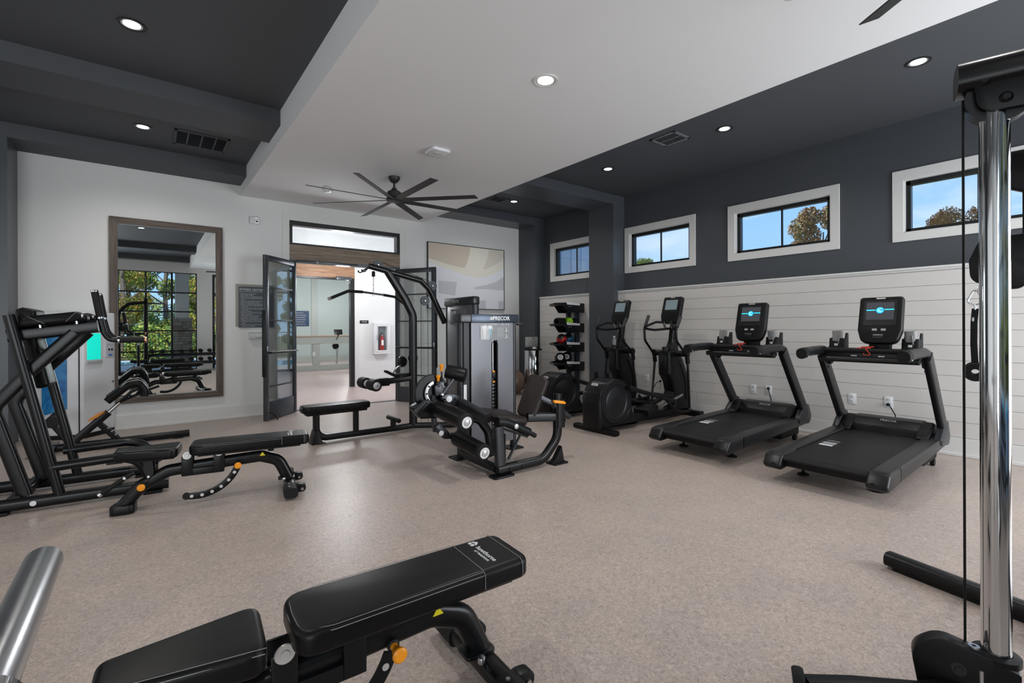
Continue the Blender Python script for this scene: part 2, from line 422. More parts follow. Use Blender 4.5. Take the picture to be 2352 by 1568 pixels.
# hinged glass leaves, each opened into the room
def door_leaf(idx, hx, hy, ang, label, w=0.76, tint=door_glass, flip=1):
    t = thing('door_%d' % idx, label, None, (hx, hy, 0), R_(ang), kind='structure')
    H0, H1 = 0.008, 2.325
    g = G(); d = 0.022
    g.bb(0, 0.055, -d, d, H0, H1, 0.003); g.bb(w - 0.075, w, -d, d, H0, H1, 0.003); g.bb(0.055, w - 0.075, -d, d, H1 - 0.075, H1, 0.003)
    g.obj('door_frame', grey_door, t)
    G().bb(0.055, w - 0.075, -d * 0.8, d * 0.8, H0, 0.265, 0.003).obj('kick_panel', grey_door, t)
    for z in (0.475, 0.945, 1.41, 1.875):
        G().bb(0.055, w - 0.075, -0.012, 0.012, z - 0.011, z + 0.011, 0.002).obj('glazing_bar', grey_door, t)
    G().bb(0.055, w - 0.075, -0.003, 0.003, 0.265, H1 - 0.075).obj('pane', tint, t)
    g = G(); g.sweep([(0.04, flip * 0.02, 0.96), (0.04, flip * 0.07, 0.96), (w - 0.04, flip * 0.07, 0.96), (w - 0.04, flip * 0.02, 0.96)], 0.011, 0.02, (0, 0, 1))
    g.obj('push_bar', blk, t)
    G().bb(w - 0.005, w + 0.012, -d - 0.008, d + 0.008, 0.62, 1.55, 0.003).obj('edge_rail', black_fr, t)
    G().box((w - 0.03, 0, 1.0), (0.03, 0.05, 0.09), 0.003).obj('lock_case', steel, t)
    g = G(); g.sweep([(w - 0.06, flip * 0.03, 0.12), (w - 0.10, flip * 0.07, 0.09), (w - 0.15, flip * 0.10, 0.004)], 0.008, 0.02, (0, 0, 1))
    g.obj('door_stop', blk3, t)
    for z in (0.25, 1.2, 2.1): G().cyl((0, 0, z - 0.05), (0, 0, z + 0.05), 0.012, n=10).obj('hinge', grey_door, t)
    return t
door_leaf(1, 1.83, 7.86, -134, 'open glass door leaf in front of the rules sign', 0.76, flip=1)
door_leaf(2, 3.50, 7.88, -62, 'open glass door leaf in front of the framed artwork', 0.83, flip=-1)
t = thing('door_closer', 'dark closer arm linking the left glass door leaf to the header', 'door closer', (1.86, YB - 0.03, 2.33))
G().bb(0.0, 0.95, -0.02, 0.03, 0.0, 0.028, 0.004).obj('track', grey_door, t)
G().sweep([(0.02, -0.01, 0.0), (-0.22, -0.12, -0.008)], rect(0.02, 0.01, 0.003), 0, (0, 0, 1)).obj('arm', grey_door, t)
G().cyl((0.30, -0.02, -0.006), (0.30, -0.02, 0.02), 0.014).obj('pivot', steel, t)

# -------- window wall on the right: charcoal above, shiplap wainscot below
WINS = [(5.86, 7.188), (3.956, 5.285), (2.082, 3.452), (0.225, 1.577), (-1.65, -0.29)]
g = G(); ow = 0.098
ys = sorted([(a + ow, b - ow) for a, b in WINS]); z0, z1 = 2.312, 2.886
g.bb(XW, XW + 0.14, YR, YB, 0, z0); g.bb(XW, XW + 0.14, YR, YB, z1, 3.6)
prev = YR
for a, b in ys: g.bb(XW, XW + 0.14, prev, a, z0, z1); prev = b
g.bb(XW, XW + 0.14, prev, YB, z0, z1)
struct('wall_right', g, dark_wall)
for i, (a, b) in enumerate(WINS):
    t = thing('window_%d' % (i if i else 6), None, None, kind='structure')
    c = -0.018
    g = G()
    for (y0, y1, zz0, zz1) in ((a, b, 2.886, 2.993), (a, b, 2.217, 2.312), (a, a + ow, 2.312, 2.886), (b - ow, b, 2.312, 2.886)):
        g.bb(XW + c, XW + 0.002, y0, y1, zz0, zz1, 0.002)
    g.obj('casing', white_trim, t, smooth=False)
    g = G(); o0, o1 = a + ow, b - ow
    for (y0, y1, zz0, zz1) in ((o0, o1, z1 - 0.008, z1), (o0, o1, z0, z0 + 0.008), (o0, o0 + 0.008, z0, z1), (o1 - 0.008, o1, z0, z1)):
        g.bb(XW, XW + 0.10, y0, y1, zz0, zz1)
    g.obj('jamb_liner', white_trim, t, smooth=False)
    g = G(); f = 0.05
    for (y0, y1, zz0, zz1) in ((o0, o1, z1 - 0.055, z1 - 0.008), (o0, o1, z0 + 0.008, z0 + 0.045), (o0 + 0.006, o0 + f, z0, z1), (o1 - f, o1 - 0.006, z0, z1)):
        g.bb(XW + 0.045, XW + 0.12, y0, y1, zz0, zz1, 0.002)
    g.obj('window_frame', black_fr, t, smooth=False)
    ym = (o0 + o1) / 2
    G().bb(XW + 0.075, XW + 0.10, ym - 0.009, ym + 0.009, z0 + 0.04, z1 - 0.05).obj('mullion', black_fr, t)
    for (y0, y1) in ((o0 + f, ym - 0.009), (ym + 0.009, o1 - f)):
        G().bb(XW + 0.086, XW + 0.091, y0, y1, z0 + 0.04, z1 - 0.05).obj('pane', pane_m, t, smooth=False)
# shiplap: every board its own piece
wains = thing('wall_right_wainscot', None, None, kind='structure')
CAP = 1.91
for (a, b) in ((5.862, 7.33), (YR, 5.299)):
    G().bb(XR + 0.02, XW + 0.01, a, b, 0, CAP - 0.02).obj('backing', ship_mat, wains, smooth=False)
    g = G(); g.bb(XR - 0.02, XW, a - (0.012 if a > 0 else 0), b + 0.012, CAP - 0.022, CAP, 0.003); g.bb(XR - 0.008, XR + 0.02, a, b, CAP - 0.045, CAP - 0.022, 0.002)
    g.obj('cap_rail', white_trim, wains, smooth=False)
    g = G(); g.bb(XR - 0.016, XR + 0.02, a, b, 0, 0.184, 0.003); g.bb(XR - 0.03, XR - 0.016, a, b, 0, 0.035, 0.006)
    o = g.obj('baseboard', white_trim, wains, smooth=False)
    n = 11; zz0 = 0.186; bh = (CAP - 0.047 - zz0) / n
    for k in range(n):
        G().bb(XR, XR + 0.022, a, b, zz0 + k * bh + 0.0015, zz0 + (k + 1) * bh - 0.0015, 0.001, seg=1).obj('plank', ship_mat, wains, smooth=False)
    G().bb(XR - 0.004, XR + 0.05, b, b + 0.006, 0, CAP - 0.02).obj('end_trim', white_trim, wains, smooth=False)
struct('baseboard_corner', G().bb(6.268, 6.285, 7.38, YB - 0.03, 0, 0.184).bb(6.268, 6.4, 7.362, 7.38, 0, 0.184), dark_wall)
struct('baseboard_pilaster', G().bb(6.254, 6.27, 5.30, 5.86, 0, 0.184).bb(6.254, 6.4, 5.286, 5.30, 0, 0.184), dark_wall)

# -------- glazed wall behind the camera (the mirror shows it)
g = G()
g.bb(-4.5, 6.7, YR - 0.2, YR, 3.06, 3.7); g.bb(1.30, 1.72, YR - 0.2, YR, 0, 3.06); g.bb(3.45, 6.7, YR - 0.2, YR, 0, 3.06); g.bb(-4.5, -3.9, YR - 0.2, YR, 0, 3.06)
struct('wall_rear', g, white_wall)
t = thing('window_7', None, None, kind='structure')
XS = [-3.9, -3.25, -2.6, -1.95, -1.3, -0.66, 0.0, 0.65, 1.30]; ZR = [0.0, 0.6, 1.23, 1.83, 2.43, 3.06]
for x in XS: G().bb(x - 0.025, x + 0.025, YR - 0.10, YR - 0.03, 0, 3.06, 0.003).obj('mullion', black_fr, t)
for z in ZR: G().bb(XS[0], XS[-1], YR - 0.09, YR - 0.04, z - 0.022, z + 0.022, 0.003).obj('glazing_bar', black_fr, t)
G().bb(XS[0], XS[-1], YR - 0.068, YR - 0.062, 0.02, 3.04).obj('pane', pane_m, t)
t = thing('door_3', None, None, kind='structure')
for x in (1.75, 2.55, 2.62, 3.42): G().bb(x - 0.035, x + 0.035, YR - 0.10, YR - 0.03, 0, 3.06, 0.003).obj('stile', black_fr, t)
for z in (0.15, 1.05, 2.4, 3.02): G().bb(1.75, 3.42, YR - 0.09, YR - 0.04, z - 0.04, z + 0.04, 0.003).obj('rail', black_fr, t)
G().bb(1.75, 3.42, YR - 0.068, YR - 0.062, 0.02, 3.04).obj('pane', pane_m, t)
portal('portal_rear', (-1.3, YR + 0.02, 1.53), (R_(90), 0, 0), 5.2, 3.06)
portal('portal_rear_door', (2.58, YR + 0.02, 1.53), (R_(90), 0, 0), 1.7, 3.06)
for i, (a, b) in enumerate(WINS): portal('portal_w', (XW - 0.002, (a + b) / 2, 2.6), (R_(90), 0, R_(90)), b - a - 0.2, 0.56)

# -------- hall and lounge beyond the door
sage = mat('sage_paint', (0.46, 0.54, 0.52), 0.45)
sage2 = mat('sage_trim', (0.42, 0.46, 0.43), 0.4)
Y2 = 10.43
g = G(); g.bb(-1.5, 1.75, Y2, Y2 + 0.14, 0, 3.3); g.bb(3.655, 9.2, Y2, Y2 + 0.14, 0, 3.3); g.bb(1.75, 3.655, Y2, Y2 + 0.14, 2.63, 3.3)
struct('wall_hall', g, white_wall)
g = G(); g.bb(3.69, 9.2, Y2 - 0.016, Y2, 0, 0.184, 0.003); g.bb(3.66, 3.75, Y2 - 0.014, Y2, 0, 2.7, 0.002)
struct('baseboard_hall', g, white_trim)
struct('trim_12', G().bb(1.75, 3.655, Y2 - 0.01, Y2 + 0.1, 2.385, 2.632, 0.003), oak_h2)
struct('trim_13', G().bb(1.75, 3.655, Y2 - 0.005, Y2 + 0.12, 2.345, 2.387).bb(1.75, 1.80, Y2, Y2 + 0.12, 0, 2.35).bb(3.57, 3.655, Y2, Y2 + 0.12, 0, 2.35), black_fr)
t = thing('door_4', None, None, (3.60, Y2 + 0.02, 0), R_(71), kind='structure')
G().bb(0, 0.05, -0.03, 0.03, 0, 2.33, 0.003).bb(0.85, 0.9, -0.03, 0.03, 0, 2.33, 0.003).bb(0, 0.9, -0.02, 0.02, 2.26, 2.33).bb(0, 0.9, -0.02, 0.02, 0, 0.26).obj('door_frame', black_fr, t)
G().bb(0.05, 0.85, -0.003, 0.003, 0.26, 2.26).obj('pane', pane_m, t)
for z in (0.5, 0.9, 1.4, 1.9): G().cyl((0, 0, z - 0.06), (0, 0, z + 0.06), 0.014, n=8).obj('hinge', steel, t)
t = thing('door_closer', 'grey closer box over the inner hall doorway', 'door closer', (3.25, Y2 - 0.03, 2.33))
G().bb(0, 0.32, -0.04, 0.02, 0.01, 0.08, 0.005).obj('body', grey_door, t)
G().sweep([(0.28, -0.02, 0.0), (0.28, -0.02, -0.06), (0.2, -0.02, -0.06)], rect(0.015, 0.01, 0.002), 0, (0, 1, 0)).obj('arm', steel, t)
struct('wall_lounge', G().bb(1.0, 9.2, 19.2, 19.35, 0, 3.3), sage)
struct('wall_lounge_left', G().bb(0.9, 1.0, 10.57, 19.3, 0, 3.3), sage)
struct('baseboard_lounge', G().bb(1.0, 9.2, 19.17, 19.2, 0, 0.22), sage2)
g = G()
for x in (5.05, 7.4): g.bb(x, x + 0.2, 19.17, 19.2, 0.22, 3.2)
struct('trim_14', g, sage2)
# low open-panelled wall with a wood cap
t = thing('half_wall', 'sage green panelled low wall with a pale wood cap seen through the doorway', 'low wall', (3.0, 15.2, 0))
G().bb(-1.0, 4.5, -0.06, 0.06, 0, 0.165).obj('bottom_rail', sage2, t); G().bb(-1.0, 4.5, -0.06, 0.06, 0.80, 1.03).obj('top_rail', sage2, t)
for x in (-0.9, 1.03, 2.3, 3.9): G().bb(x, x + 0.2, -0.06, 0.06, 0.16, 0.81).obj('post', sage2, t)
G().bb(-1.0, 4.5, -0.09, 0.09, 1.03, 1.07, 0.005).obj('cap', mat('pale_oak', (0.5, 0.38, 0.28), 0.5), t)
t = thing('tablet_holder', 'small black tablet screen clamped on the pale wood cap of the low wall', 'tablet', (4.78, 15.12, 1.07))
G().box((0, 0, 0.10), (0.26, 0.015, 0.17), 0.006, Matrix.Rotation(R_(-20), 3, 'X')).obj('tablet', black_fr, t)
G().sweep([(0, 0.0, 0.03), (-0.02, -0.02, -0.06), (-0.08, -0.04, -0.13)], 0.012, 0.03, (0, 1, 0)).obj('gooseneck', blk, t)
G().box((0, 0, 0.015), (0.06, 0.06, 0.03), 0.004).obj('clamp', blk, t)
t = thing('rower', 'dark exercise rower handle and rail half hidden by the inner door frame', 'exercise machine', (5.05, 16.0, 0))
G().bb(-0.4, 0.5, -0.1, 0.1, 0.02, 0.06, 0.01).obj('base', blk, t); G().cyl((-0.05, 0, 0.05), (-0.02, 0, 0.95), 0.03).obj('post', steel, t)
G().lathe([(0, -0.03), (0.09, -0.03), (0.11, 0), (0.09, 0.03), (0, 0.03)], (-0.08, 0, 0.70), (0, 1, 0)).obj('wheel', blk2, t)
t = thing('notice_board', 'navy notice poster on the far sage wall of the lounge', 'poster', (4.60, 19.185, 1.66))
G().box((0, 0, 0), (0.72, 0.02, 0.58), 0.004).obj('board', mat('navy_print', (0.035, 0.07, 0.14), 0.5), t)
for k, w in enumerate((0.3, 0.5, 0.45, 0.5, 0.4, 0.48)): G().box((0, -0.012, 0.21 - k * 0.085), (w, 0.002, 0.02)).obj('print_line', grey_print, t)
t = thing('wall_switch', 'small white switch on the sage wall panel behind the low wall', 'switch', (4.05, 15.13, 0.5))
G().box((0, 0, 0), (0.07, 0.02, 0.12), 0.004).obj('plate', white_p, t); G().box((0, -0.012, 0), (0.025, 0.01, 0.05), 0.002).obj('rocker', white_p, t)
# outdoor glazed end of the hall and its outer wall
blue_sid = mat('blue_siding', (0.58, 0.74, 0.92), 0.6)
g = G(); g.bb(6.7, 9.2, 7.9, 8.02, 0, 4.4)
struct('wall_hall_outer', g, blue_sid)
wb = thing('siding_battens', None, None, kind='structure')
for k in range(8): G().bb(6.85 + k * 0.33, 6.89 + k * 0.33, 7.875, 7.9, 0, 4.4).obj('batten', blue_sid, wb)
t = thing('window_8', None, None, kind='structure')
for y in (8.05, 8.85, 9.65, 10.4): G().bb(9.1, 9.17, y - 0.03, y + 0.03, 0, 3.3).obj('mullion', black_fr, t)
for z in (0.05, 0.6, 2.35, 3.0): G().bb(9.1, 9.16, 8.02, 10.43, z - 0.03, z + 0.03).obj('glazing_bar', black_fr, t)
G().bb(9.13, 9.136, 8.02, 10.43, 0, 3.3).obj('pane', pane_m, t)
struct('wall_hall_end', G().bb(-1.6, -1.5, 8.02, 10.6, 0, 3.3), white_wall)
struct('wall_lounge_right', G().bb(9.2, 9.3, 10.57, 19.4, 0, 3.3), sage)

# ================================================================== OUTDOORS
grass = mat('lawn', (0.10, 0.13, 0.035), 0.9, noise=(1.5, (0.16, 0.15, 0.05), 0.4, 0.6))
conc = mat('pool_deck_concrete', (0.52, 0.49, 0.45), 0.8, noise=(6, (0.44, 0.42, 0.39), 0.4, 0.6))
t = thing('lawn', None, None, kind='structure')
G().bb(-60, 80, -60, 80, -0.24, -0.13).obj('ground', grass, t, smooth=False)
G().bb(-12, 14, -9.5, YR - 0.2, -0.13, -0.05).obj('deck', conc, t, smooth=False)
G().bb(9.3, 17, 4, 16, -0.13, -0.05).obj('deck', conc, t, smooth=False)
pool_m = mat('pool_water', (0.12, 0.5, 0.72), 0.05)
tag = thing('swimming_pool', 'blue swimming pool outside, seen in the mirror and the glass door', 'pool', (1.0, -8.0, -0.05))
G().bb(-5, 3.5, -1.2, 1.2, -0.02, 0.01).obj('water', pool_m, tag); G().bb(-5.2, 3.7, -1.4, -1.2, -0.05, 0.04).bb(-5.2, 3.7, 1.2, 1.4, -0.05, 0.04).obj('coping', conc, tag)
tag = thing('swimming_pool', 'second stretch of blue pool water beyond the hall window', 'pool', (14.0, 10.0, -0.05))
G().bb(-1.2, 1.2, -4, 4, -0.02, 0.01).obj('water', pool_m, tag)
blue_sid2 = None
def fence(name, label, p0, p1):
    t = thing(name, label, 'fence', p0); d = Vector(p1) - Vector(p0); L = d.length; t.rotation_euler = (0, 0, math.atan2(d.y, d.x))
    n = int(L / 2.0)
    for i in range(n + 1): G().bb(i * L / n - 0.025, i * L / n + 0.025, -0.025, 0.025, -0.08, 1.3).obj('post', black_fr, t)
    for z in (0.1, 1.15): G().bb(0, L, -0.015, 0.015, z, z + 0.03).obj('rail', black_fr, t)
    m = int(L / 0.11); g = G()
    for i in range(m): g.box((i * L / m, 0, 0.63), (0.015, 0.015, 1.1))
    g.obj('pickets', black_fr, t, smooth=False, kind='stuff')
fence('pool_fence', 'black metal picket fence behind the pool, seen in the mirror', (-10, -10.2, -0.05), (12, -10.2, -0.05))
fence('pool_fence', 'black metal picket fence outside the hall window', (17, 3, -0.05), (17, 17, -0.05))
# stone pier and white post of the covered porch, seen in the mirror
t = thing('porch_column', 'white porch column on a ledgestone pier, seen in the mirror', 'column', (0.98, -4.0, -0.05))
stones = [mat('ledgestone_%d' % i, c, 0.85) for i, c in enumerate(((0.30, 0.24, 0.19), (0.38, 0.33, 0.27), (0.24, 0.20, 0.17), (0.42, 0.36, 0.30), (0.33, 0.30, 0.27)))]
G().bb(-0.24, 0.24, -0.24, 0.24, 0, 1.6).obj('core', stones[2], t)
z = 0.0; rr = random.Random(3)
while z < 1.62:
    h = rr.uniform(0.07, 0.13)
    for (ax, sg) in ((0, 1), (0, -1), (1, 1), (1, -1)):
        u = -0.27
        while u < 0.27:
            w = min(rr.uniform(0.12, 0.3), 0.27 - u)
            if w < 0.03: break
            d = rr.uniform(0.025, 0.045)
            c = (u + w / 2, sg * (0.24 + d / 2), z + h / 2) if ax == 0 else (sg * (0.24 + d / 2), u + w / 2, z + h / 2)
            s_ = (w - 0.008, d, h - 0.008) if ax == 0 else (d, w - 0.008, h - 0.008)
            G().box(c, s_, 0.006, seg=1).obj('stone', rr.choice(stones), t); u += w
    z += h
G().bb(-0.3, 0.3, -0.3, 0.3, 1.66, 1.72, 0.01).obj('cap', conc, t)
G().bb(-0.19, 0.19, -0.19, 0.19, 1.72, 3.3).obj('shaft', white_trim, t)
struct('trim_15', G().bb(-6, 8, -4.3, YR - 0.2, 3.3, 3.4), white_trim)

# trees: trunk, boughs and real leaves
def leaf_mesh(name, n, rad, sy, seed, size):
    r = random.Random(seed); V = []; Fc = []
    blobs = [(Vector((r.uniform(-1, 1) * rad * 0.7, r.uniform(-1, 1) * rad * 0.7, r.uniform(-0.8, 0.9) * rad * sy)), r.uniform(0.3, 0.55) * rad) for _ in range(16)]
    for i in range(n):
        c, br = blobs[i % 16]
        d = Vector((r.gauss(0, 1), r.gauss(0, 1), r.gauss(0, 1))).normalized()
        p = c + d * br * (r.random() ** 0.35)
        a = Vector((r.gauss(0, 1), r.gauss(0, 1), r.gauss(0, 1))).normalized(); b = a.orthogonal().normalized()
        s = size * r.uniform(0.6, 1.3); k = len(V)
        V += [p - a * s, p + b * s * 0.55, p + a * s, p - b * s * 0.55]; Fc.append((k, k + 1, k + 2, k + 3))
    me = bpy.data.meshes.new(name); me.from_pydata([tuple(v) for v in V], [], Fc); me.update(); return me
def leaf_mat(name, cols):
    m = bpy.data.materials.new(name); m.use_nodes = True; t = m.node_tree; b = t.nodes['Principled BSDF']
    ge = N(t, 'ShaderNodeNewGeometry'); r = N(t, 'ShaderNodeValToRGB')
    r.color_ramp.interpolation = 'CONSTANT'; e = r.color_ramp.elements
    e[0].position = 0; e[0].color = (*cols[0], 1); e[1].position = 1 / len(cols); e[1].color = (*cols[1], 1)
    for i, c in enumerate(cols[2:]): x = e.new((i + 2) / len(cols)); x.color = (*c, 1)
    t.links.new(ge.outputs['Random Per Island'], r.inputs[0]); t.links.new(r.outputs[0], b.inputs['Base Color'])
    b.inputs['Roughness'].default_value = 0.6
    return m
leafs = [leaf_mat('autumn_leaves', [(0.50, 0.50, 0.07), (0.24, 0.36, 0.05), (0.70, 0.52, 0.08), (0.10, 0.18, 0.03), (0.55, 0.30, 0.08)]),
         leaf_mat('green_leaves', [(0.20, 0.34, 0.05), (0.09, 0.17, 0.03), (0.35, 0.42, 0.06), (0.26, 0.33, 0.08), (0.50, 0.45, 0.08)]),
         leaf_mat('russet_leaves', [(0.33, 0.16, 0.07), (0.45, 0.26, 0.08), (0.22, 0.10, 0.05), (0.30, 0.28, 0.06), (0.5, 0.33, 0.15)])]
lmesh = []
for i in range(3):
    me = leaf_mesh('foliage_%d' % i, 15000, 1.5, 2.7, 20 + i, 0.075); me.materials.append(leafs[i]); lmesh.append(me)
bark = mat('bark', (0.16, 0.13, 0.11), 0.9, bump=(30, 0.8))
trunk_me = None
def tree(i, x, y, h, label):
    global trunk_me
    t = thing('tree', label, 'tree', (x, y, -0.14), random.uniform(0, 6), 'trees beyond the fence'); t.scale = (h / 8,) * 3
    if trunk_me is None:
        g = G(); g.cyl((0, 0, 0), (0.1, 0, 3.4), 0.16, 0.11, 10); g.cyl((0.1, 0, 3.4), (0, 0.1, 7.3), 0.11, 0.03, 8); rr = random.Random(5)
        for k in range(9):
            z = 2.8 + k * 0.45; a = k * 2.4; g.cyl((0.06, 0.03, z), (1.5 * math.cos(a), 1.5 * math.sin(a), z + 1.2), 0.05, 0.015, 6)
        o = g.obj('trunk', bark, t); trunk_me = o.data
    else:
        o = bpy.data.objects.new('trunk', trunk_me); col.objects.link(o); o.parent = t
    f = bpy.data.objects.new('foliage', lmesh[i]); col.objects.link(f); f.parent = t; f.location = (0, 0, 4.7); f['kind'] = 'stuff'
rr = random.Random(11)
TL = ['autumn yellow-green tree among the woods behind the pool', 'dense green tree among the woods behind the pool', 'russet tree among the woods behind the pool']
for k in range(14):
    x = -13 + k * 2.0; i = (0, 1, 0, 2, 1, 0, 0, 1)[k % 8]; tree(i, x, -14.8 - (k % 2) * 4.0, rr.uniform(7.4, 8.4), TL[i])
for k in range(11):
    i = (1, 0, 2, 0)[k % 4]; tree(i, -14 + k * 3.3, -24.0, 9.5, TL[i])
TR = ['autumn yellow tree beyond the fence outside the hall window', 'green tree beyond the fence outside the hall window', 'russet tree beyond the fence outside the hall window']
for k in range(3, 7):
    y = 4.0 + k * 1.9; i = (0, 1, 0, 2, 0, 1, 0)[k]; tree(i, 20.5 + (k % 2) * 2.4, y, 3.5 + 0.2 * (k % 3), TR[i])
tree(2, 21.0, 7.3, 5.6, 'russet tree top low in the middle high window')
tree(2, 27.0, 10.3, 5.4, 'thin russet tree top behind the others in the middle high window')
tree(2, 24.0, 3.7, 5.3, 'thin russet tree top at the corner of the right high window')
tree(1, 19.5, 14.2, 4.3, 'green tree top at the lower corner of the left high window')

bush_me = leaf_mesh('bush_leaves', 5000, 0.9, 0.8, 77, 0.07); bush_me.materials.append(leafs[1])
for k in range(9):
    t = thing('shrub', 'leafy shrub along the fence behind the pool, seen in the mirror', 'shrub', (-9 + k * 2.3, -11.5, -0.13), k * 1.3, 'shrubs along the fence')
    o = bpy.data.objects.new('foliage', bush_me); col.objects.link(o); o.parent = t; o.location = (0, 0, 0.75); o['kind'] = 'stuff'
    G().cyl((0, 0, 0), (0, 0, 0.6), 0.04).obj('stem', bark, t)
# ================================================================== ADJUSTABLE BENCHES
def arc_pts(cx_, cz, r, a0, a1, n):
    return [(cx_ + r * math.cos(R_(a0 + (a1 - a0) * i / n)), cz + r * math.sin(R_(a0 + (a1 - a0) * i / n))) for i in range(n + 1)]
def pad(name, outline, z0, z1, parent, m, bev=0.018, rot=None):
    """cushion: outline in x,y, thickness z0..z1"""
    g = G(); g.ext(outline, (0, 0, (z0 + z1) / 2), (1, 0, 0), (0, 1, 0), z1 - z0, bev, 5)
    return g.obj(name, m, parent, ang=60)
def make_bench(label, loc, rz, logo):
    t = thing('adjustable_bench', label, 'weight bench', loc, rz, 'adjustable weight benches')
    # bent main tube from front foot to rear cross foot
    g = G(); g.sweep([(0.0, 0, 0.05), (0.10, 0, 0.175), (0.26, 0, 0.262), (0.46, 0, 0.275), (0.86, 0, 0.292), (0.985, 0, 0.245), (1.055, 0, 0.09)], rect(0.062, 0.088, 0.03, 4), 0.10, (0, 1, 0))
    g.obj('main_tube', blk, t)
    g = G(); g.ext(rpoly([(-0.075, -0.06), (0.07, -0.06), (0.075, 0.06), (-0.06, 0.06)], 0.035), (0.0, 0, 0.032), (1, 0, 0), (0, 1, 0), 0.064, 0.008)
    g.obj('front_foot', blk2, t)
    # rear cross foot
    g = G(); g.sweep([(1.06, -0.29, 0.062), (1.06, 0.29, 0.062)], rect(0.085, 0.062, 0.025, 4), 0, (1, 0, 0)); g.obj('cross_foot', blk, t)
    for s in (-1, 1):
        G().sweep([(1.06, s * 0.305, 0.055), (1.06, s * 0.16, 0.055)], rect(0.10, 0.078, 0.03, 4), 0, (1, 0, 0)).obj('foot_cap', blk3, t)
        g = G(); g.ext(rpoly([(1.09, 0.02), (1.17, 0.018), (1.175, 0.075), (1.09, 0.085)], 0.03), (0, s * 0.165, 0), (1, 0, 0), (0, 0, 1), 0.05, 0.004); wb_ = g.obj('wheel_bracket', blk2, t)
        for q in (-1, 1): G().cyl((1.145, s * 0.165 + q * 0.024, 0.042), (1.145, s * 0.165 + q * 0.030, 0.042), 0.011, n=12).obj('bolt', steel, wb_)
        for q in (0.20, 0.27): G().cyl((1.05, s * q, 0.098), (1.05, s * q, 0.104), 0.008, n=10).obj('screw', steel, t)
    G().ext(rpoly([(0.98, -0.045), (1.10, -0.05), (1.10, 0.05), (0.98, 0.045)], 0.02), (0, 0, 0.098), (1, 0, 0), (0, 1, 0), 0.012, 0.002).obj('weld_plate', blk, t)
    G().cyl((1.02, -0.075, 0.095), (1.02, -0.075, 0.118), 0.014, n=14, bev=0.002).obj('cap_screw', steel, t)
    # seat carriage and its uprights
    g = G(); g.bb(0.345, 0.61, -0.048, 0.048, 0.215, 0.268, 0.006)
    for x in (0.345, 0.545): g.bb(x, x + 0.07, -0.052, -0.042, 0.22, 0.365, 0.003); g.bb(x, x + 0.07, 0.042, 0.052, 0.22, 0.365, 0.003)
    g.obj('carriage', blk2, t)
    for x in (0.38, 0.58):
        G().lathe([(0, 0.008), (0.012, 0.008), (0.014, 0.004), (0.027, 0.004), (0.029, 0)], (x, -0.052, 0.368), (0, -1, 0), 20).obj('pivot_cap', alu, t)
    g = G(); g.ext([(0.12, 0.36), (0.17, 0.36), (0.18, 0.26), (0.15, 0.215), (0.12, 0.29)], (0, -0.035, 0), (1, 0, 0), (0, 0, 1), 0.008); g.ext([(0.12, 0.36), (0.17, 0.36), (0.18, 0.26), (0.15, 0.215), (0.12, 0.29)], (0, 0.035, 0), (1, 0, 0), (0, 0, 1), 0.008)
    g.bb(0.04, 0.30, -0.04, 0.04, 0.352, 0.372, 0.003); g.obj('seat_bracket', blk2, t)
    G().cyl((0.15, -0.045, 0.245), (0.15, 0.045, 0.245), 0.008, n=10).obj('bolt', steel, t)
    # pads
    so = rpoly([(-0.045, -0.075), (0.33, -0.135), (0.335, 0.135), (-0.045, 0.075)], [0.035, 0.05, 0.05, 0.035], 7)
    pad('seat_pad', so, 0.372, 0.445, t, vinyl, 0.020)
    bo = rpoly([(0.395, -0.135), (1.205, -0.125), (1.205, 0.125), (0.395, 0.135)], [0.075, 0.05, 0.05, 0.075], 9)
    pb = pad('back_pad', bo, 0.372, 0.448, t, vinyl, 0.022)
    # stitched seams
    def ring(o, z, ins, lo, hi, nm):
        c = Vector((sum(p[0] for p in o) / len(o), 0)); P = []
        for x, y in o:
            P.append((x + (ins if x < c.x else -ins) * 0.6, y - math.copysign(ins, y) if abs(y) > 0.05 else y, z))
        P = [p for p in P if lo <= p[0] <= hi]
        return P
    near = [(1.0, -0.1285, 0.437), (0.50, -0.1325, 0.437), (0.435, -0.118, 0.437), (0.402, -0.08, 0.437), (0.398, 0, 0.437), (0.402, 0.08, 0.437), (0.435, 0.118, 0.437), (0.50, 0.1325, 0.437), (1.0, 0.1285, 0.437)]
    G().sweep(near, 0.0011, 0.03, (0, 0, 1)).obj('seam', stitch, t)
    n2 = [(p[0] + (0.010 if p[0] < 0.46 else 0), p[1] * 0.945, 0.4465) for p in near]
    G().sweep(n2, 0.0009, 0.03, (0, 0, 1)).obj('seam', stitch, t)
    G().sweep([(0.33 - 0.01, -0.128, 0.434), (0.10, -0.096, 0.434), (-0.03, -0.073, 0.434)], 0.0011, 0, (0, 0, 1)).obj('seam', stitch, t)
    G().sweep([(0.325, -0.120, 0.4445), (0.10, -0.086, 0.4445), (-0.02, -0.066, 0.4445)], 0.0009, 0, (0, 0, 1)).obj('seam', stitch, t)
    for x in (1.005, 1.165):
        G().sweep([(x, -0.1295, 0.388), (x, -0.1295, 0.436), (x, -0.112, 0.4490), (x, 0.112, 0.4490), (x, 0.1295, 0.436), (x, 0.1295, 0.39)], 0.0012, 0, (1, 0, 0)).obj('seam', stitch, t)
    g = G(); g.bb(0.45, 1.14, -0.10, 0.10, 0.360, 0.373, 0.004); g.obj('back_board', blk3, t)
    G().sweep([(0.58, 0, 0.362), (1.12, 0, 0.362)], rect(0.05, 0.03, 0.006), 0, (0, 1, 0)).obj('back_rail', blk, t)
    G().cyl((0.93, 0, 0.325), (0.93, 0, 0.375), 0.022, bev=0.003).obj('rubber_stop', blk3, t)
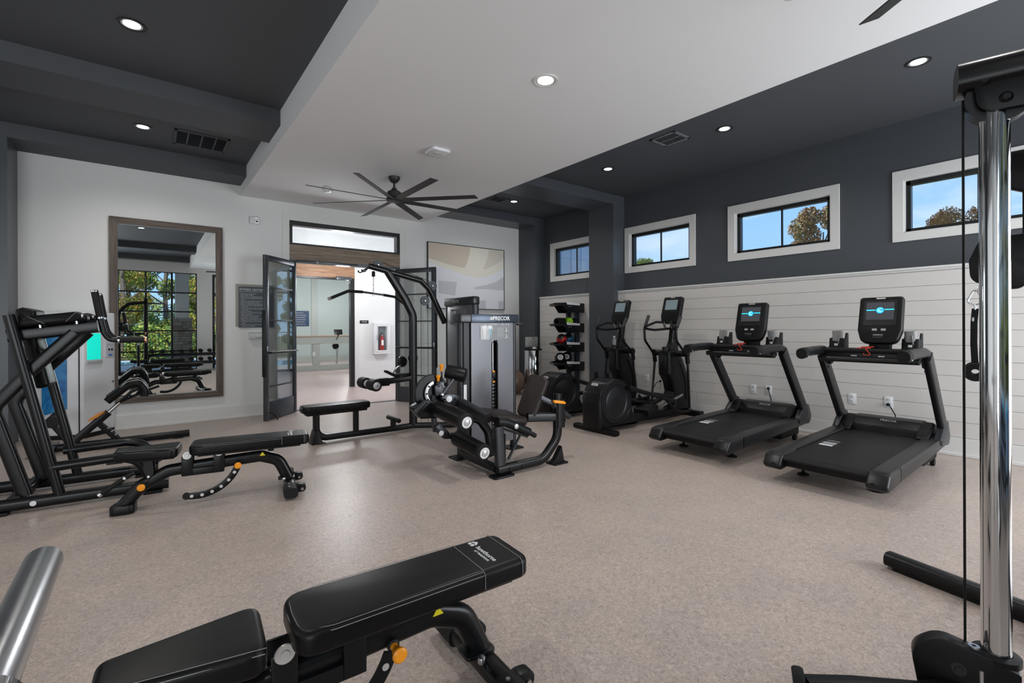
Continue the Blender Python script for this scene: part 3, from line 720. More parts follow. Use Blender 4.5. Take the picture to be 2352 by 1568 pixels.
    # ladder arc with silver ringed holes
    ao = arc_pts(0.44, 0.335, 0.300, -100, -20, 14); ai = arc_pts(0.44, 0.335, 0.252, -20, -100, 14)
    g = G(); g.ext(ao + ai + [(0.345, 0.052), (0.325, 0.062), (0.328, 0.088)][::-1][:0], (0, -0.034, 0), (1, 0, 0), (0, 0, 1), 0.009, 0.002); la = g.obj('ladder_arc', blk2, t)
    G().cyl((0.375, -0.0385, 0.066), (0.375, -0.0295, 0.066), 0.026, n=20).obj('arc_tip', blk2, la)
    for k in range(6):
        a = R_(-97 + k * 13.5); x, z = 0.44 + 0.276 * math.cos(a), 0.335 + 0.276 * math.sin(a)
        G().lathe([(0, 0.0052), (0.006, 0.0052), (0.006, 0.006), (0.0115, 0.006), (0.013, 0)], (x, -0.034, z), (0, -1, 0), 14).obj('hole_ring', alu, la)
    # yellow pull pins
    for (x, z) in ((0.118, 0.188), (0.705, 0.262)):
        k_ = G().lathe([(0.012, 0), (0.012, 0.02), (0.015, 0.024), (0.019, 0.045), (0.024, 0.052), (0.024, 0.058), (0.018, 0.063), (0, 0.063)], (x, -0.045, z), (0, -1, 0.0), 20).obj('pull_pin', orange, t)
        G().lathe([(0.02, -0.012), (0.02, 0.004), (0.014, 0.008)], (x, -0.042, z), (0, -1, 0), 16).obj('pin_collar', blk3, k_)
    # transport handle
    g = G(); g.cyl((0.06, -0.02, 0.28), (-0.11, -0.03, 0.165), 0.016); h = g.obj('grip', blk3, t)
    for a, b in (((-0.112, -0.030, 0.164), (-0.128, -0.031, 0.153)), ((0.02, -0.022, 0.253), (0.008, -0.0225, 0.245))): G().cyl(a, b, 0.0175).obj('collar', steel, h)
    if logo:
        w1 = text('hawthorne', 0.030, 'lettering', white_print, t, (1.078, -0.015, 0.4490), ux=(0, -1, 0), uy=(1, 0, 0))
        text('AT TRADITIONS', 0.0135, 'lettering', white_print, t, (1.055, -0.018, 0.4490), ux=(0, -1, 0), uy=(1, 0, 0))
        g = G(); g.ext(rpoly([(-0.016, -0.016), (0.016, -0.016), (0.016, 0.008), (0.0, 0.022), (-0.016, 0.008)], 0.004), (1.078, 0.083, 0.4491), (0, -1, 0), (1, 0, 0), 0.0008); e = g.obj('emblem', white_print, t)
        g = G(); g.box((1.078, 0.083, 0.4497), (0.003, 0.03, 0.0006)); g.box((1.075, 0.083, 0.4497), (0.028, 0.003, 0.0006)); g.obj('emblem_lines', vinyl, e)
        G().ext([(-0.02, 0), (0.02, 0), (0, 0.03)], (0.87, -0.034, 0.30), (1, 0, 0), (0, 0, 1), 0.003).obj('warning_label', mat('warning_yellow', (0.7, 0.6, 0.02), 0.5), t)
    return t
make_bench('adjustable bench on the left, in front of the tower, seat pad towards the left', (-0.13, 4.33, 0), R_(-10), True)
make_bench('adjustable bench closest to the camera at the bottom of the picture', (-0.065, 1.545, 0), R_(-3), True)
make_bench('third adjustable bench behind the camera, seen only in the mirror', (-0.3, -0.75, 0), R_(-6), False)

# ================================================================== LEG RAISE AND DIP TOWER (left edge)
t = thing('dip_tower', 'tall black leg raise and dip tower with padded arm rests at the left edge', 'exercise machine', (-0.764, 4.80, 0), R_(-5.2))
W2 = 0.565
for y in (0.0, W2):
    x1 = 0.91 if y == 0 else 0.80
    g = G(); g.sweep([(-0.75, y, 0.062), (x1, y, 0.062)], rect(0.075, 0.085, 0.03, 4), 0, (0, 1, 0)); g.obj('base_rail', blk, t)
    for x in (-0.06, x1 - 0.10): G().bb(x - 0.06, x + 0.06, y - 0.045, y + 0.045, 0.0, 0.022, 0.006).obj('foot_pad', blk3, t)
    G().lathe([(0, 0.045), (0.018, 0.045), (0.021, 0.04), (0.021, 0.03)], (0.13, y, 0.062), (0, -1, 0), 14).obj('rail_bolt', steel, t)
    G().sweep([(0.0, y, 1.40), (0.262, y, 0.09)], rect(0.066, 0.062, 0.026, 5), 0, (0, 1, 0)).obj('upright', blk, t)
    yq = y + (0.055 if y == 0 else -0.055)
    G().sweep([(0.07, yq, 0.10), (-0.10, yq, 0.74), (0.10, yq, 1.0), (0.34, yq, 1.275)], rect(0.062, 0.085, 0.022, 4), 0.09, (0, 1, 0)).obj('rear_leg', blk, t)
for y, x0, x1, z in ((0.0, 0.21, 0.70, 0.30), (W2, 0.175, 0.70, 0.305)):
    G().sweep([(x0, y, z - 0.005), (x1 - 0.12, y, z + 0.01), (x1 + 0.01, y, z - 0.02), (x1 + 0.10, y, 0.11)], 0.034, 0.14, (0, 1, 0)).obj('step_tube', blk, t)
g = G(); g.bb(0.52, 0.62, 0.02, W2 - 0.02, 0.255, 0.275, 0.004); g.obj('step_plate', blk2, t)
G().sweep([(0.02, 0, 0.09), (0.02, W2, 0.09)], rect(0.07, 0.06, 0.015), 0, (1, 0, 0)).obj('cross_tube', blk, t)
for y, sgn in ((0.06, 1), (W2 - 0.06, -1)):
    ya = y if sgn == 1 else y - 0.06
    G().sweep([(-0.02, ya, 1.252), (0.47, ya, 1.322)], rect(0.06, 0.085, 0.014, 3), 0, (0, 1, 0)).obj('arm_beam', blk, t)
    d = Vector((0.49, 0, 0.07)).normalized(); u = Vector((-d.z, 0, d.x))
    p = G(); p.ext(rpoly([(-0.01, 0), (0.36, 0), (0.365, 0.035), (0.31, 0.075), (0.045, 0.075), (-0.01, 0.045)], 0.02), (0.06, ya - 0.005, 1.312), d, u, 0.13, 0.02, 3)
    ap = p.obj('arm_pad', vinyl, t, ang=60)
    for s0, s1 in ((0.05, 0.13), (0.31, 0.245)):
        a = Vector((0.06, ya - 0.075, 1.312)) + d * s0 + u * 0.07; b = Vector((0.06, ya - 0.075, 1.312)) + d * s1 + u * 0.008
        G().sweep([a, b], 0.0016, 0, (0, 1, 0)).obj('piping', stitch, ap)
    G().box((0.37 + 0.02, ya - 0.01, 1.395), (0.012, 0.12, 0.03), 0.003).obj('end_strip', alu, ap)
    for s0 in (0.10, 0.30):
        q = Vector((0.06, ya - 0.055, 1.312)) + d * s0; G().cyl(q - u * 0.018, q + u * 0.004, 0.008, n=10).obj('bolt', steel, t)
    yh = ya
    if sgn == 1: hp = [(0.452, yh, 1.58), (0.482, yh, 1.39), (0.505, yh, 1.27), (0.535, yh, 1.215), (0.60, yh, 1.212), (0.755, yh, 1.210)]
    else: hp = [(0.41, yh, 1.575), (0.438, yh, 1.39), (0.466, yh, 1.273), (0.50, yh, 1.222), (0.56, yh, 1.215), (0.70, yh, 1.212)]
    if sgn == -1: hp = [(x + 0.01, y_, z_) for x, y_, z_ in hp]
    G().sweep(hp[1:], 0.019, 0.05, (0, 1, 0)).obj('dip_handle', blk, t)
    h = G().sweep([hp[0], hp[1]], 0.0235, 0, (0, 1, 0)).obj('grip', blk3, t)
    h2 = G().sweep([(hp[4][0], yh, hp[4][2]), hp[5]], 0.0225, 0, (0, 1, 0)).obj('grip', blk3, t)
    a, b = Vector(hp[0]), Vector(hp[1]); dd = (a - b).normalized()
    G().cyl(a, a + dd * 0.016, 0.0255, bev=0.003).obj('end_ring', chrome, h); G().cyl(b - dd * 0.012, b, 0.0255).obj('end_ring', chrome, h)
    G().cyl(hp[5], (hp[5][0] + 0.012, yh, hp[5][2]), 0.0245).obj('end_ring', mat('copper', (0.7, 0.35, 0.2), 0.25, metal=1), h2); G().cyl((hp[4][0] - 0.012, yh, hp[4][2]), hp[4], 0.0245).obj('end_ring', chrome, h2)
g = G(); g.ext(rpoly([(-0.06, 0.0), (0.05, 0.0), (0.05, 0.13), (-0.02, 0.155), (-0.06, 0.14)], 0.02), (0.085, 0.17, 1.305), (0.995, 0, 0.07), (-0.07, 0, 0.995), 0.24, 0.025, 3)
g.obj('head_rest', vinyl, t, ang=60)
g = G(); g.ext(rpoly([(-0.04, -0.42), (0.045, -0.42), (0.045, 0.0), (-0.04, 0.0)], 0.03), (0.05, 0.27, 1.27), Vector((0.98, 0, 0.2)), Vector((-0.2, 0, 0.98)), 0.22, 0.025, 3)
g.obj('back_pad', vinyl, t, ang=60)
G().box((0.035, W2 - 0.12, 1.38), (0.04, 0.10, 0.09), 0.012).obj('side_panel', alu, t)

# ================================================================== BACK EXTENSION BENCH (behind the tower)
t = thing('back_extension_bench', 'black back extension bench with an orange lever in front of the mirror', 'exercise machine', (-0.25, 6.90, 0))
O = lambda x, z, y=0: (x + 0.25, y, z)
G().sweep([O(-0.95, 0.045), O(0.41, 0.045)], rect(0.09, 0.075, 0.03, 4), 0, (0, 1, 0)).obj('base_rail', blk, t)
G().bb(0.50, 0.60, -0.05, 0.05, 0, 0.02, 0.005).obj('foot_pad', blk3, t); G().bb(-0.62, -0.52, -0.2, 0.2, 0, 0.05, 0.01).obj('rear_foot', blk, t)
G().sweep([O(-0.66, 0.05), O(-0.33, 0.375)], rect(0.06, 0.075, 0.012), 0, (0, 1, 0)).obj('main_tube', blk, t)
G().sweep([O(-0.34, 0.365), O(-0.235, 0.475)], 0.02, 0, (0, 1, 0)).obj('slide_tube', chrome, t)
G().sweep([O(-0.42, 0.275), O(-0.24, 0.05)], rect(0.055, 0.06, 0.012), 0, (0, 1, 0)).obj('brace', blk, t)
for z in (0.12, 0.16, 0.20): G().cyl(O(-0.34 + (0.2 - z) * 0.8, z, -0.03), O(-0.31 + (0.2 - z) * 0.8, z + 0.02, -0.03), 0.008, n=8).obj('bolt', steel, t)
g = G(); g.ext(rpoly([O(-0.50, 0.315)[::2], O(-0.43, 0.375)[::2], O(-0.355, 0.405)[::2], O(-0.36, 0.385)[::2], O(-0.42, 0.335)[::2], O(-0.49, 0.300)[::2]], 0.008), (0, -0.05, 0), (1, 0, 0), (0, 0, 1), 0.04, 0.005)
g.obj('lever', mat('rust_orange_plastic', (0.62, 0.24, 0.05), 0.45), t)
for y in (-0.14, 0.14):
    G().sweep([O(-0.335, 0.515, y), O(-0.16, 0.675, y), O(-0.06, 0.70, y), O(-0.01, 0.60, y), O(-0.015, 0.545, y)], rect(0.15, 0.075, 0.032, 4), 0.06, (0, 1, 0)).obj('hip_pad', vinyl, t, ang=60)
    G().sweep([O(-0.30, 0.57, y - 0.06), O(-0.17, 0.715, y - 0.06), O(-0.05, 0.74, y - 0.06), O(0.02, 0.63, y - 0.06)], 0.003, 0.06, (0, 1, 0)).obj('piping', alu, t)
G().sweep([O(-0.235, 0.475), O(-0.13, 0.59), O(-0.05, 0.62)], rect(0.05, 0.03, 0.006), 0, (0, 1, 0)).obj('pad_bracket', blk, t)
G().sweep([O(-0.22, 0.49, -0.05), O(0.02, 0.60, -0.05), O(0.12, 0.635, -0.05)], 0.014, 0.05, (0, 1, 0)).obj('hand_bar', blk, t)
G().sweep([O(-0.64, 0.06), O(-0.78, 0.30)], rect(0.05, 0.05, 0.01), 0, (0, 1, 0)).obj('foot_post', blk, t)
for y in (-0.16, 0.16): G().lathe([(0, -0.08), (0.05, -0.08), (0.058, -0.07), (0.058, 0.07), (0.05, 0.08), (0, 0.08)], O(-0.76, 0.35, y), (0, 1, 0)).obj('ankle_roller', blk3, t)
G().bb(-0.70, -0.50, -0.22, 0.22, 0.05, 0.075, 0.01).obj('foot_plate', gry, t)

# ================================================================== WHITE KIOSK IN THE CORNER
t = thing('drink_kiosk', 'white hydration kiosk with a glowing teal recess and a blue graphic side', 'kiosk', (-0.587, 7.52, 0))
kp = white_p
pts = [(0, 0), (0.30, 0.345), (-0.0, 0.345), (-0.42, 0.345), (-0.46, 0.20)]
G().ext(rpoly(pts, [0.02, 0.03, 0, 0.03, 0.03]), (0, 0, 0.775), (1, 0, 0), (0, 1, 0), 1.45, 0.02, 3).obj('cabinet', kp, t)
G().ext([(0.01, 0.03), (0.27, 0.33), (-0.40, 0.33), (-0.44, 0.21)], (0, 0, 0.027), (1, 0, 0), (0, 1, 0), 0.054).obj('plinth', blk3, t)
a = math.atan2(0.345, 0.30); U = Vector((math.cos(a), math.sin(a), 0)); NN = Vector((math.sin(a), -math.cos(a), 0))
def face(name, s0, s1, z0, z1, dd, m, par=t, r=0.0): 
    g = G(); g.ext(rpoly([(s0, z0), (s1, z0), (s1, z1), (s0, z1)], r) if r else [(s0, z0), (s1, z0), (s1, z1), (s0, z1)], NN * dd, U, (0, 0, 1), 0.012, 0.002)
    return g.obj(name, m, par)
face('dispenser_frame', 0.02, 0.235, 0.875, 1.265, 0.002, white_trim)
face('dispenser_recess', 0.04, 0.215, 0.93, 1.245, 0.006, mat('teal_glow', (0.02, 0.5, 0.42), 0.3, emis=((0.0, 0.75, 0.58), 0.75)))
face('drip_tray', 0.03, 0.225, 0.885, 0.915, 0.02, alu)
cp_ = face('control_panel', 0.29, 0.40, 0.95, 1.15, 0.004, mat('pale_panel', (0.5, 0.52, 0.56), 0.3))
for i in range(3):
    face('button', 0.305 + i * 0.03, 0.322 + i * 0.03, 1.10, 1.12, 0.010, grey_print, cp_, 0.003)
for i in range(2): face('button', 0.315 + i * 0.04, 0.335 + i * 0.04, 1.03, 1.055, 0.010, charc, cp_, 0.003)
face('button', 0.32, 0.36, 0.965, 0.985, 0.010, mat('blue_button', (0.02, 0.15, 0.6), 0.3), cp_, 0.005)
G().cyl(Vector((0, 0, 0.64)) + U * 0.38, Vector((0, 0, 0.64)) + U * 0.38 + NN * 0.012, 0.012, n=14).obj('lock', steel, t)
b_ = Vector((-0.46, 0.20, 0)); U2 = b_.normalized(); N2 = Vector((U2.y, -U2.x, 0)) * -1
if N2.y > 0: N2 = -N2
m = bpy.data.materials.new('blue_splash_print'); m.use_nodes = True; tt = m.node_tree; bb_ = tt.nodes['Principled BSDF']
tcn = N(tt, 'ShaderNodeTexCoord'); nn = N(tt, 'ShaderNodeTexNoise'); nn.inputs['Scale'].default_value = 5; nn.inputs['Detail'].default_value = 6; nn.inputs['Distortion'].default_value = 1.2
rr_ = N(tt, 'ShaderNodeValToRGB'); rr_.color_ramp.elements[0].position = 0.3; rr_.color_ramp.elements[0].color = (0.005, 0.09, 0.30, 1); rr_.color_ramp.elements[1].position = 0.72; rr_.color_ramp.elements[1].color = (0.04, 0.28, 0.58, 1)
tt.links.new(tcn.outputs['Object'], nn.inputs[0]); tt.links.new(nn.outputs['Fac'], rr_.inputs[0]); tt.links.new(rr_.outputs[0], bb_.inputs['Base Color']); bb_.inputs['Roughness'].default_value = 0.25
G().ext([(0.16, 0.36), (0.37, 0.30), (0.40, 0.36), (0.40, 1.42), (0.16, 1.42)], N2 * 0.004, U2, (0, 0, 1), 0.012).obj('blue_graphic', m, t)
G().ext([(0.035, 0.07), (0.043, 0.07), (0.043, 1.49), (0.035, 1.49)], N2 * 0.002, U2, (0, 0, 1), 0.012).obj('door_gap', blk3, t)
# ================================================================== LAT PULLDOWN / LOW ROW
t = thing('lat_pulldown_machine', 'black lat pulldown and low row machine with long flat seat before the doorway', 'exercise machine', (2.70, 5.58, 0))
Lx = lambda x, z, y=0: (x - 2.70, y, z)
G().sweep([Lx(1.515, 0.34), Lx(1.515, 0.055), Lx(2.45, 0.045), Lx(2.70, 0.05), Lx(3.22, 0.05, -0.35)], rect(0.062, 0.07, 0.02, 4), 0.12, (0, 1, 0)).obj('base_tube', blk, t)
G().sweep([Lx(1.965, 0.335), Lx(1.965, 0.05)], rect(0.055, 0.06, 0.012), 0, (0, 1, 0)).obj('seat_post', blk, t)
G().ext([(-1.25, 0), (-1.09, 0), (-1.13, 0.012), (-1.185, 0.15), (-1.21, 0.15), (-1.25, 0.012)], (0, 0, 0), (1, 0, 0), (0, 0, 1), 0.16, 0.003).obj('front_foot', blk2, t)
G().bb(-1.30, -0.62, -0.07, 0.07, 0.322, 0.352, 0.006).obj('seat_board', blk3, t)
pad('seat_pad', rpoly([(-1.35, -0.13), (-0.58, -0.13), (-0.58, 0.13), (-1.35, 0.13)], 0.10, 6), 0.352, 0.43, t, vinyl, 0.024)
G().sweep([Lx(2.433, 0.06), Lx(2.433, 0.15)], rect(0.05, 0.06, 0.01), 0, (0, 1, 0)).obj('foot_post', blk, t)
G().cyl(Lx(2.433, 0.165, -0.18), Lx(2.433, 0.165, 0.16), 0.027, bev=0.005).obj('foot_roller', blk3, t)
G().sweep([Lx(2.705, 0.02), Lx(2.705, 1.46), Lx(2.60, 1.66), Lx(2.37, 2.0)], rect(0.075, 0.10, 0.03, 4), 0.16, (0, 1, 0)).obj('column', blk, t)
G().sweep([Lx(2.13, 2.045), Lx(2.82, 1.905), Lx(2.94, 1.80), Lx(3.17, 1.36)], rect(0.075, 0.068, 0.028, 4), 0.08, (0, 1, 0)).obj('top_beam', blk, t)
for k in (-1, 1):
    G().sweep([Lx(2.14, 2.04, k * 0.02), Lx(2.09, 2.0, k * 0.05), Lx(2.055, 1.965, k * 0.06), Lx(2.03, 1.965, k * 0.06), Lx(2.02, 1.99, k * 0.06)], rect(0.02, 0.014, 0.004), 0.02, (0, 1, 0)).obj('bar_hook', blk, t)
def pulley(x, z, r, par, y=0):
    p = G().lathe([(0, 0.016), (0.012, 0.016), (0.014, 0.012), (r, 0.012), (r, 0.008), (r - 0.006, 0), (r, -0.008), (r, -0.012), (0, -0.012)], Lx(x, z, y), (0, -1, 0), 28).obj('pulley', mat('slate_pulley', (0.03, 0.038, 0.047), 0.4), par)
    G().cyl(Lx(x, z, y - 0.02), Lx(x, z, y - 0.012), 0.008, n=10).obj('bolt', steel, p)
pulley(2.245, 2.065, 0.058, t); pulley(2.975, 1.845, 0.062, t, -0.02); pulley(2.85, 1.645, 0.06, t, -0.05)
G().sweep([Lx(2.30, 2.10), Lx(2.95, 1.905)], 0.0035).obj('cable', blk3, t)
G().sweep([Lx(2.92, 1.63), Lx(2.92, 0.08)], 0.003).obj('cable', blk3, t); G().sweep([Lx(3.03, 1.83), Lx(3.03, 0.5)], 0.003).obj('cable', blk3, t)
G().sweep([Lx(2.795, 1.63, -0.05), Lx(2.795, 0.1, -0.05)], 0.003).obj('cable', blk3, t)
G().lathe([(0, 0.03), (0.014, 0.03), (0.02, 0.02), (0.02, -0.035), (0, -0.035)], Lx(2.188, 1.955)).obj('cable_stop', blk3, t)
for k in range(9):
    z = 1.91 - k * 0.0225; g = G(); n = 10; ax = (1, 0) if k % 2 else (0, 1)
    P = [Lx(2.188 + 0.007 * math.cos(2 * PI * i / n) * ax[0], z + 0.015 * math.sin(2 * PI * i / n), 0.007 * math.cos(2 * PI * i / n) * ax[1]) for i in range(n + 1)]
    g.sweep(P, 0.0024, 0, (ax[1], ax[0], 0)).obj('chain_link', chrome, t)
# wide pull bar hanging by its chain: a thing of its own
b = thing('pulldown_bar', 'long bent pulldown bar hanging from the chain of the lat machine', 'pull bar', (2.188, 5.58, 1.70))
bd = Vector((0.786, 0.618, 0)).normalized(); bp_ = lambda s_, z: Vector((0, 0, z)) + bd * s_
G().sweep([bp_(-0.30, 0.016), bp_(0.30, 0.013)], 0.013, 0, (0, 0, 1)).obj('shaft', chrome, b)
G().sweep([bp_(-0.25, 0.016), bp_(-0.53, 0.006), bp_(-0.85, -0.092)], 0.017, 0.06, (0, 0, 1)).obj('grip', blk3, b)
G().sweep([bp_(0.24, 0.013), bp_(0.53, 0.006), bp_(0.85, -0.092)], 0.017, 0.06, (0, 0, 1)).obj('grip', blk3, b)
G().sweep([bp_(-0.85, -0.092), bp_(-0.875, -0.099)], 0.0185).obj('end_cap', chrome, b); G().sweep([bp_(0.85, -0.092), bp_(0.875, -0.099)], 0.0185).obj('end_cap', chrome, b)
g = G(); g.cyl((0, 0, -0.02), (0, 0, 0.03), 0.012); g.box((0, 0, 0.035), (0.008, 0.02, 0.03), 0.002); g.obj('swivel', chrome, b)
# knee hold-down
G().sweep([Lx(2.70, 0.66), Lx(2.20, 0.625)], rect(0.06, 0.07, 0.015), 0, (0, 1, 0)).obj('knee_arm', blk, t)
G().box(Lx(2.30, 0.632), (0.16, 0.075, 0.095), 0.012).obj('adjust_block', blk2, t)
k_ = G().lathe([(0.010, 0), (0.010, 0.015), (0.020, 0.03), (0.022, 0.045), (0.018, 0.05), (0, 0.05)], Lx(2.16, 0.63, -0.02), (-0.5, -0.85, 0), 16).obj('pull_pin', orange, t)
G().cyl(Lx(2.12, 0.625, -0.28), Lx(2.12, 0.625, 0.28), 0.014).obj('roller_axle', steel, t)
for y in (-0.17, 0.13):
    r_ = G().lathe([(0, -0.09), (0.060, -0.09), (0.068, -0.08), (0.068, 0.08), (0.060, 0.09), (0, 0.09)], Lx(2.12, 0.625, y), (0, 1, 0)).obj('knee_roller', blk3, t)
    G().lathe([(0, 0.008), (0.03, 0.008), (0.042, 0.003), (0.042, 0)], Lx(2.12, 0.625, y - 0.09), (0, -1, 0), 20).obj('end_disc', alu, r_)
# small crossed row attachment pads behind the column
for (x, z, y) in ((2.62, 0.86, 0.14), (2.78, 0.90, 0.16)):
    G().lathe([(0, -0.03), (0.06, -0.03), (0.072, -0.012), (0.072, 0.012), (0.06, 0.03), (0, 0.03)], Lx(x, z, y), (0.35, -1, 0.1), 24).obj('chest_pad', charc, t)
G().sweep([Lx(2.62, 0.84, 0.12), Lx(2.50, 0.77, 0.08), Lx(2.44, 0.70, 0.04)], 0.012, 0.02).obj('row_bar', chrome, t)
G().box(Lx(2.44, 0.715, 0.05), (0.20, 0.10, 0.03), 0.012, Matrix.Rotation(R_(28), 3, 'Y')).obj('row_grip', blk3, t)
G().box(Lx(2.60, 0.70, 0.08), (0.22, 0.11, 0.03), 0.014).obj('row_grip', blk3, t)

def bands(g, pts): return g
shroud = mat('smoked_shroud', (0.15, 0.15, 0.165), 0.36, metal=0.6, bump=(350, 0.06))
capm = mat('dark_cap_plastic', (0.016, 0.017, 0.02), 0.28)
# its weight stack housing, facing the seat
x0, x1, y0, y1, zt = 3.205, 3.30, 4.93, 5.66, 1.685
for (y, nm) in ((y0 + 0.045, 'side_post'), (y1 - 0.03, 'side_post')): G().sweep([Lx(x0 + 0.06, 0.0, y - 5.58), Lx(x0 + 0.06, zt - 0.09, y - 5.58)], rect(0.09, 0.06, 0.028, 4), 0, (1, 0, 0)).obj(nm, gry, t)
G().box(((x0 + x1) / 2 - 2.70, (y0 + y1) / 2 - 5.58, zt - 0.05), (x1 - x0 + 0.01, y1 - y0, 0.105), 0.02, seg=3).obj('stack_cap', capm, t)
G().box((x0 + 0.03 - 2.70, (y0 + y1) / 2 - 5.58, 0.85), (0.03, y1 - y0 - 0.12, 1.48), 0.01).obj('shroud', shroud, t)
G().box((x0 + 0.013 - 2.70, (y0 + y1) / 2 - 5.58 - 0.02, 0.75), (0.006, 0.09, 1.15), 0.002).obj('slot_panel', charc, t)
text('PRECOR', 0.045, 'lettering', grey_print, t, (x0 - 0.0065 - 2.70, 5.30 - 5.58 + 0.05, zt - 0.05), ux=(0, -1, 0))
text('LAT PULLDOWN / LOW ROW', 0.018, 'lettering', grey_print, t, (x0 + 0.0145 - 2.70, 5.34 - 5.58, 1.565), ux=(0, -1, 0))
def body_figure(par, o, u, s_, m, m2):
    """simple anatomical figure printed on the placard"""
    o, u = Vector(o), Vector(u)
    g = G(); P = lambda x, z: (x * s_, z * s_)
    n_ = u.cross(Vector((0, 0, 1)))
    g.ext([P(-0.5, 2.1), P(0.5, 2.1), P(0.75, 1.9), P(1.05, 0.7), P(0.85, 0.6), P(0.5, 1.5), P(0.42, 1.0), P(-0.42, 1.0), P(-0.5, 1.5), P(-0.85, 0.6), P(-1.05, 0.7), P(-0.75, 1.9)], o, u, (0, 0, 1), 0.0012)
    a = g.obj('figure', m, par, smooth=False)
    g = G()
    for k in (-1, 1): g.ext([P(k * 0.42, 1.0), P(k * 0.03, 1.0), P(k * 0.1, -0.5), P(k * 0.14, -1.9), P(k * 0.35, -1.9), P(k * 0.42, -0.4)][::k], o, u, (0, 0, 1), 0.0012)
    g.obj('figure_legs', m2, par, smooth=False)
paleblue = mat('pale_blue_print', (0.35, 0.6, 0.7), 0.5)
G().box((x0 + 0.013 - 2.70, 5.30 - 5.58, 1.44), (0.004, 0.40, 0.20), 0.0).obj('placard', mat('grey_placard', (0.13, 0.13, 0.14), 0.3), t)
for k in range(2): body_figure(t, (x0 + 0.0095 - 2.70, 5.47 - 5.58 - k * 0.075, 1.44), (0, -1, 0), 0.036, grey_print, grey_print)

# ================================================================== LEG EXTENSION / LEG CURL
t = thing('leg_extension_machine', 'leg extension and leg curl machine with foam rollers and a grey weight stack housing', 'exercise machine', (2.80, 3.6, 0))
Q = lambda x, z, y=4.0: (x - 2.80, y - 3.6, z)
YH = 4.03
# housing
for x in (2.472, 3.135):
    G().sweep([Q(x, 0.0, YH + 0.02), Q(x, 1.36, YH + 0.02)], rect(0.075, 0.055, 0.026, 4), 0, (0, 1, 0)).obj('side_post', gry, t)
    G().ext(rpoly([(-0.09, -0.07), (0.09, -0.07), (0.09, 0.12), (-0.09, 0.12)], 0.03), Q(x, 0.006, YH), (1, 0, 0), (0, 1, 0), 0.012, 0.002).obj('foot_plate', blk2, t)
G().box(Q(2.81, 1.39, YH + 0.03), (0.735, 0.14, 0.09), 0.012, seg=3).obj('stack_cap', capm, t)
G().box(Q(2.865, 1.39, YH - 0.043), (0.60, 0.01, 0.084), 0.004, seg=2).obj('cap_band', mat('cap_band_metal', (0.06, 0.075, 0.10), 0.3, metal=0.6), t)
# front shroud with its slot
g = G(); xs0, xs1, z0_, z1_ = 2.572, 3.10, 0.10, 1.345; sx0, sx1, sz0, sz1 = 2.825, 2.895, 0.13, 1.165
def sheet(xa, xb, za, zb): g.bb(xa - 2.8, xb - 2.8, YH - 0.032 - 3.6, YH - 0.02 - 3.6, za, zb)
sheet(xs0, sx0, z0_, z1_); sheet(sx1, xs1, z0_, z1_); sheet(sx0, sx1, sz1, z1_); sheet(sx0, sx1, z0_, sz0)
g.obj('shroud', shroud, t, smooth=False)
G().sweep([Q(sx0, sz0, YH - 0.034), Q(sx0, sz1 - 0.03, YH - 0.034), Q((sx0 + sx1) / 2, sz1, YH - 0.034), Q(sx1, sz1 - 0.03, YH - 0.034), Q(sx1, sz0, YH - 0.034)], 0.005, 0.03, (0, 1, 0)).obj('slot_rim', charc, t)
G().bb(xs0 - 2.8, xs1 - 2.8, YH + 0.06 - 3.6, YH + 0.075 - 3.6, 0.08, 1.345).obj('rear_shroud', charc, t, smooth=False)
G().bb(2.50 - 2.8, 2.575 - 2.8, YH - 0.01 - 3.6, YH + 0.0 - 3.6, 0.08, 1.345).obj('side_panel', charc, t, smooth=False)
G().cyl(Q(2.862, 0.15, YH + 0.01), Q(2.862, 1.30, YH + 0.01), 0.010).obj('guide_rod', chrome, t)
for k in range(17):
    z = 0.16 + k * 0.036
    p = G().box(Q(2.86, z, YH + 0.018), (0.30, 0.06, 0.031), 0.004, seg=1).obj('weight_plate', blk2, t)
    G().cyl(Q(2.85, z, YH - 0.0145), Q(2.85, z, YH - 0.011), 0.007, n=10).obj('plate_hole', steel, p)
G().box(Q(2.86, 0.80, YH), (0.05, 0.05, 0.06), 0.006).obj('selector_head', blk2, t)
for z in (0.735, 0.84): G().box(Q(2.846, z, YH - 0.02), (0.035, 0.035, 0.02), 0.007).obj('selector_pin', orange, t)
text('PRECOR', 0.058, 'lettering', white_print, t, Q(2.935, 1.39, YH - 0.0485), ux=(1, 0, 0), bold=True)
g = G()
for k in range(4): g.box(Q(2.795 + k * 0.011, 1.39, YH - 0.0485), (0.006, 0.001, 0.034))
g.obj('lettering_bars', white_print, t, smooth=False)
text('LEG EXTENSION / LEG CURL', 0.026, 'lettering', white_print, t, Q(2.89, 1.330, YH - 0.033), ux=(1, 0, 0))
pl = G().box(Q(2.865, 1.245, YH - 0.034), (0.37, 0.003, 0.145), 0).obj('placard', mat('grey_placard2', (0.22, 0.23, 0.24), 0.25), t)
G().box(Q(2.735, 1.245, YH - 0.0362), (0.11, 0.0015, 0.145), 0).obj('placard_panel', mat('light_placard', (0.45, 0.46, 0.46), 0.3), pl)
body_figure(pl, Q(2.73, 1.245, YH - 0.038), (1, 0, 0), 0.034, white_print, mat('print_white2', (0.8, 0.8, 0.8), 0.4)); body_figure(pl, Q(2.80, 1.25, YH - 0.038), (1, 0, 0), 0.032, white_print, paleblue)
for k in range(9): G().box(Q(2.93, 1.29 - k * 0.011, YH - 0.0362), (0.09, 0.0012, 0.004)).obj('print_line', grey_print, pl)
for z in (1.27, 1.205): G().sweep([Q(3.0, z + 0.022, YH - 0.037), Q(3.015, z - 0.01, YH - 0.037), Q(2.99, z - 0.018, YH - 0.037)], 0.004, 0, (0, 1, 0)).obj('print_mark', white_print, pl)
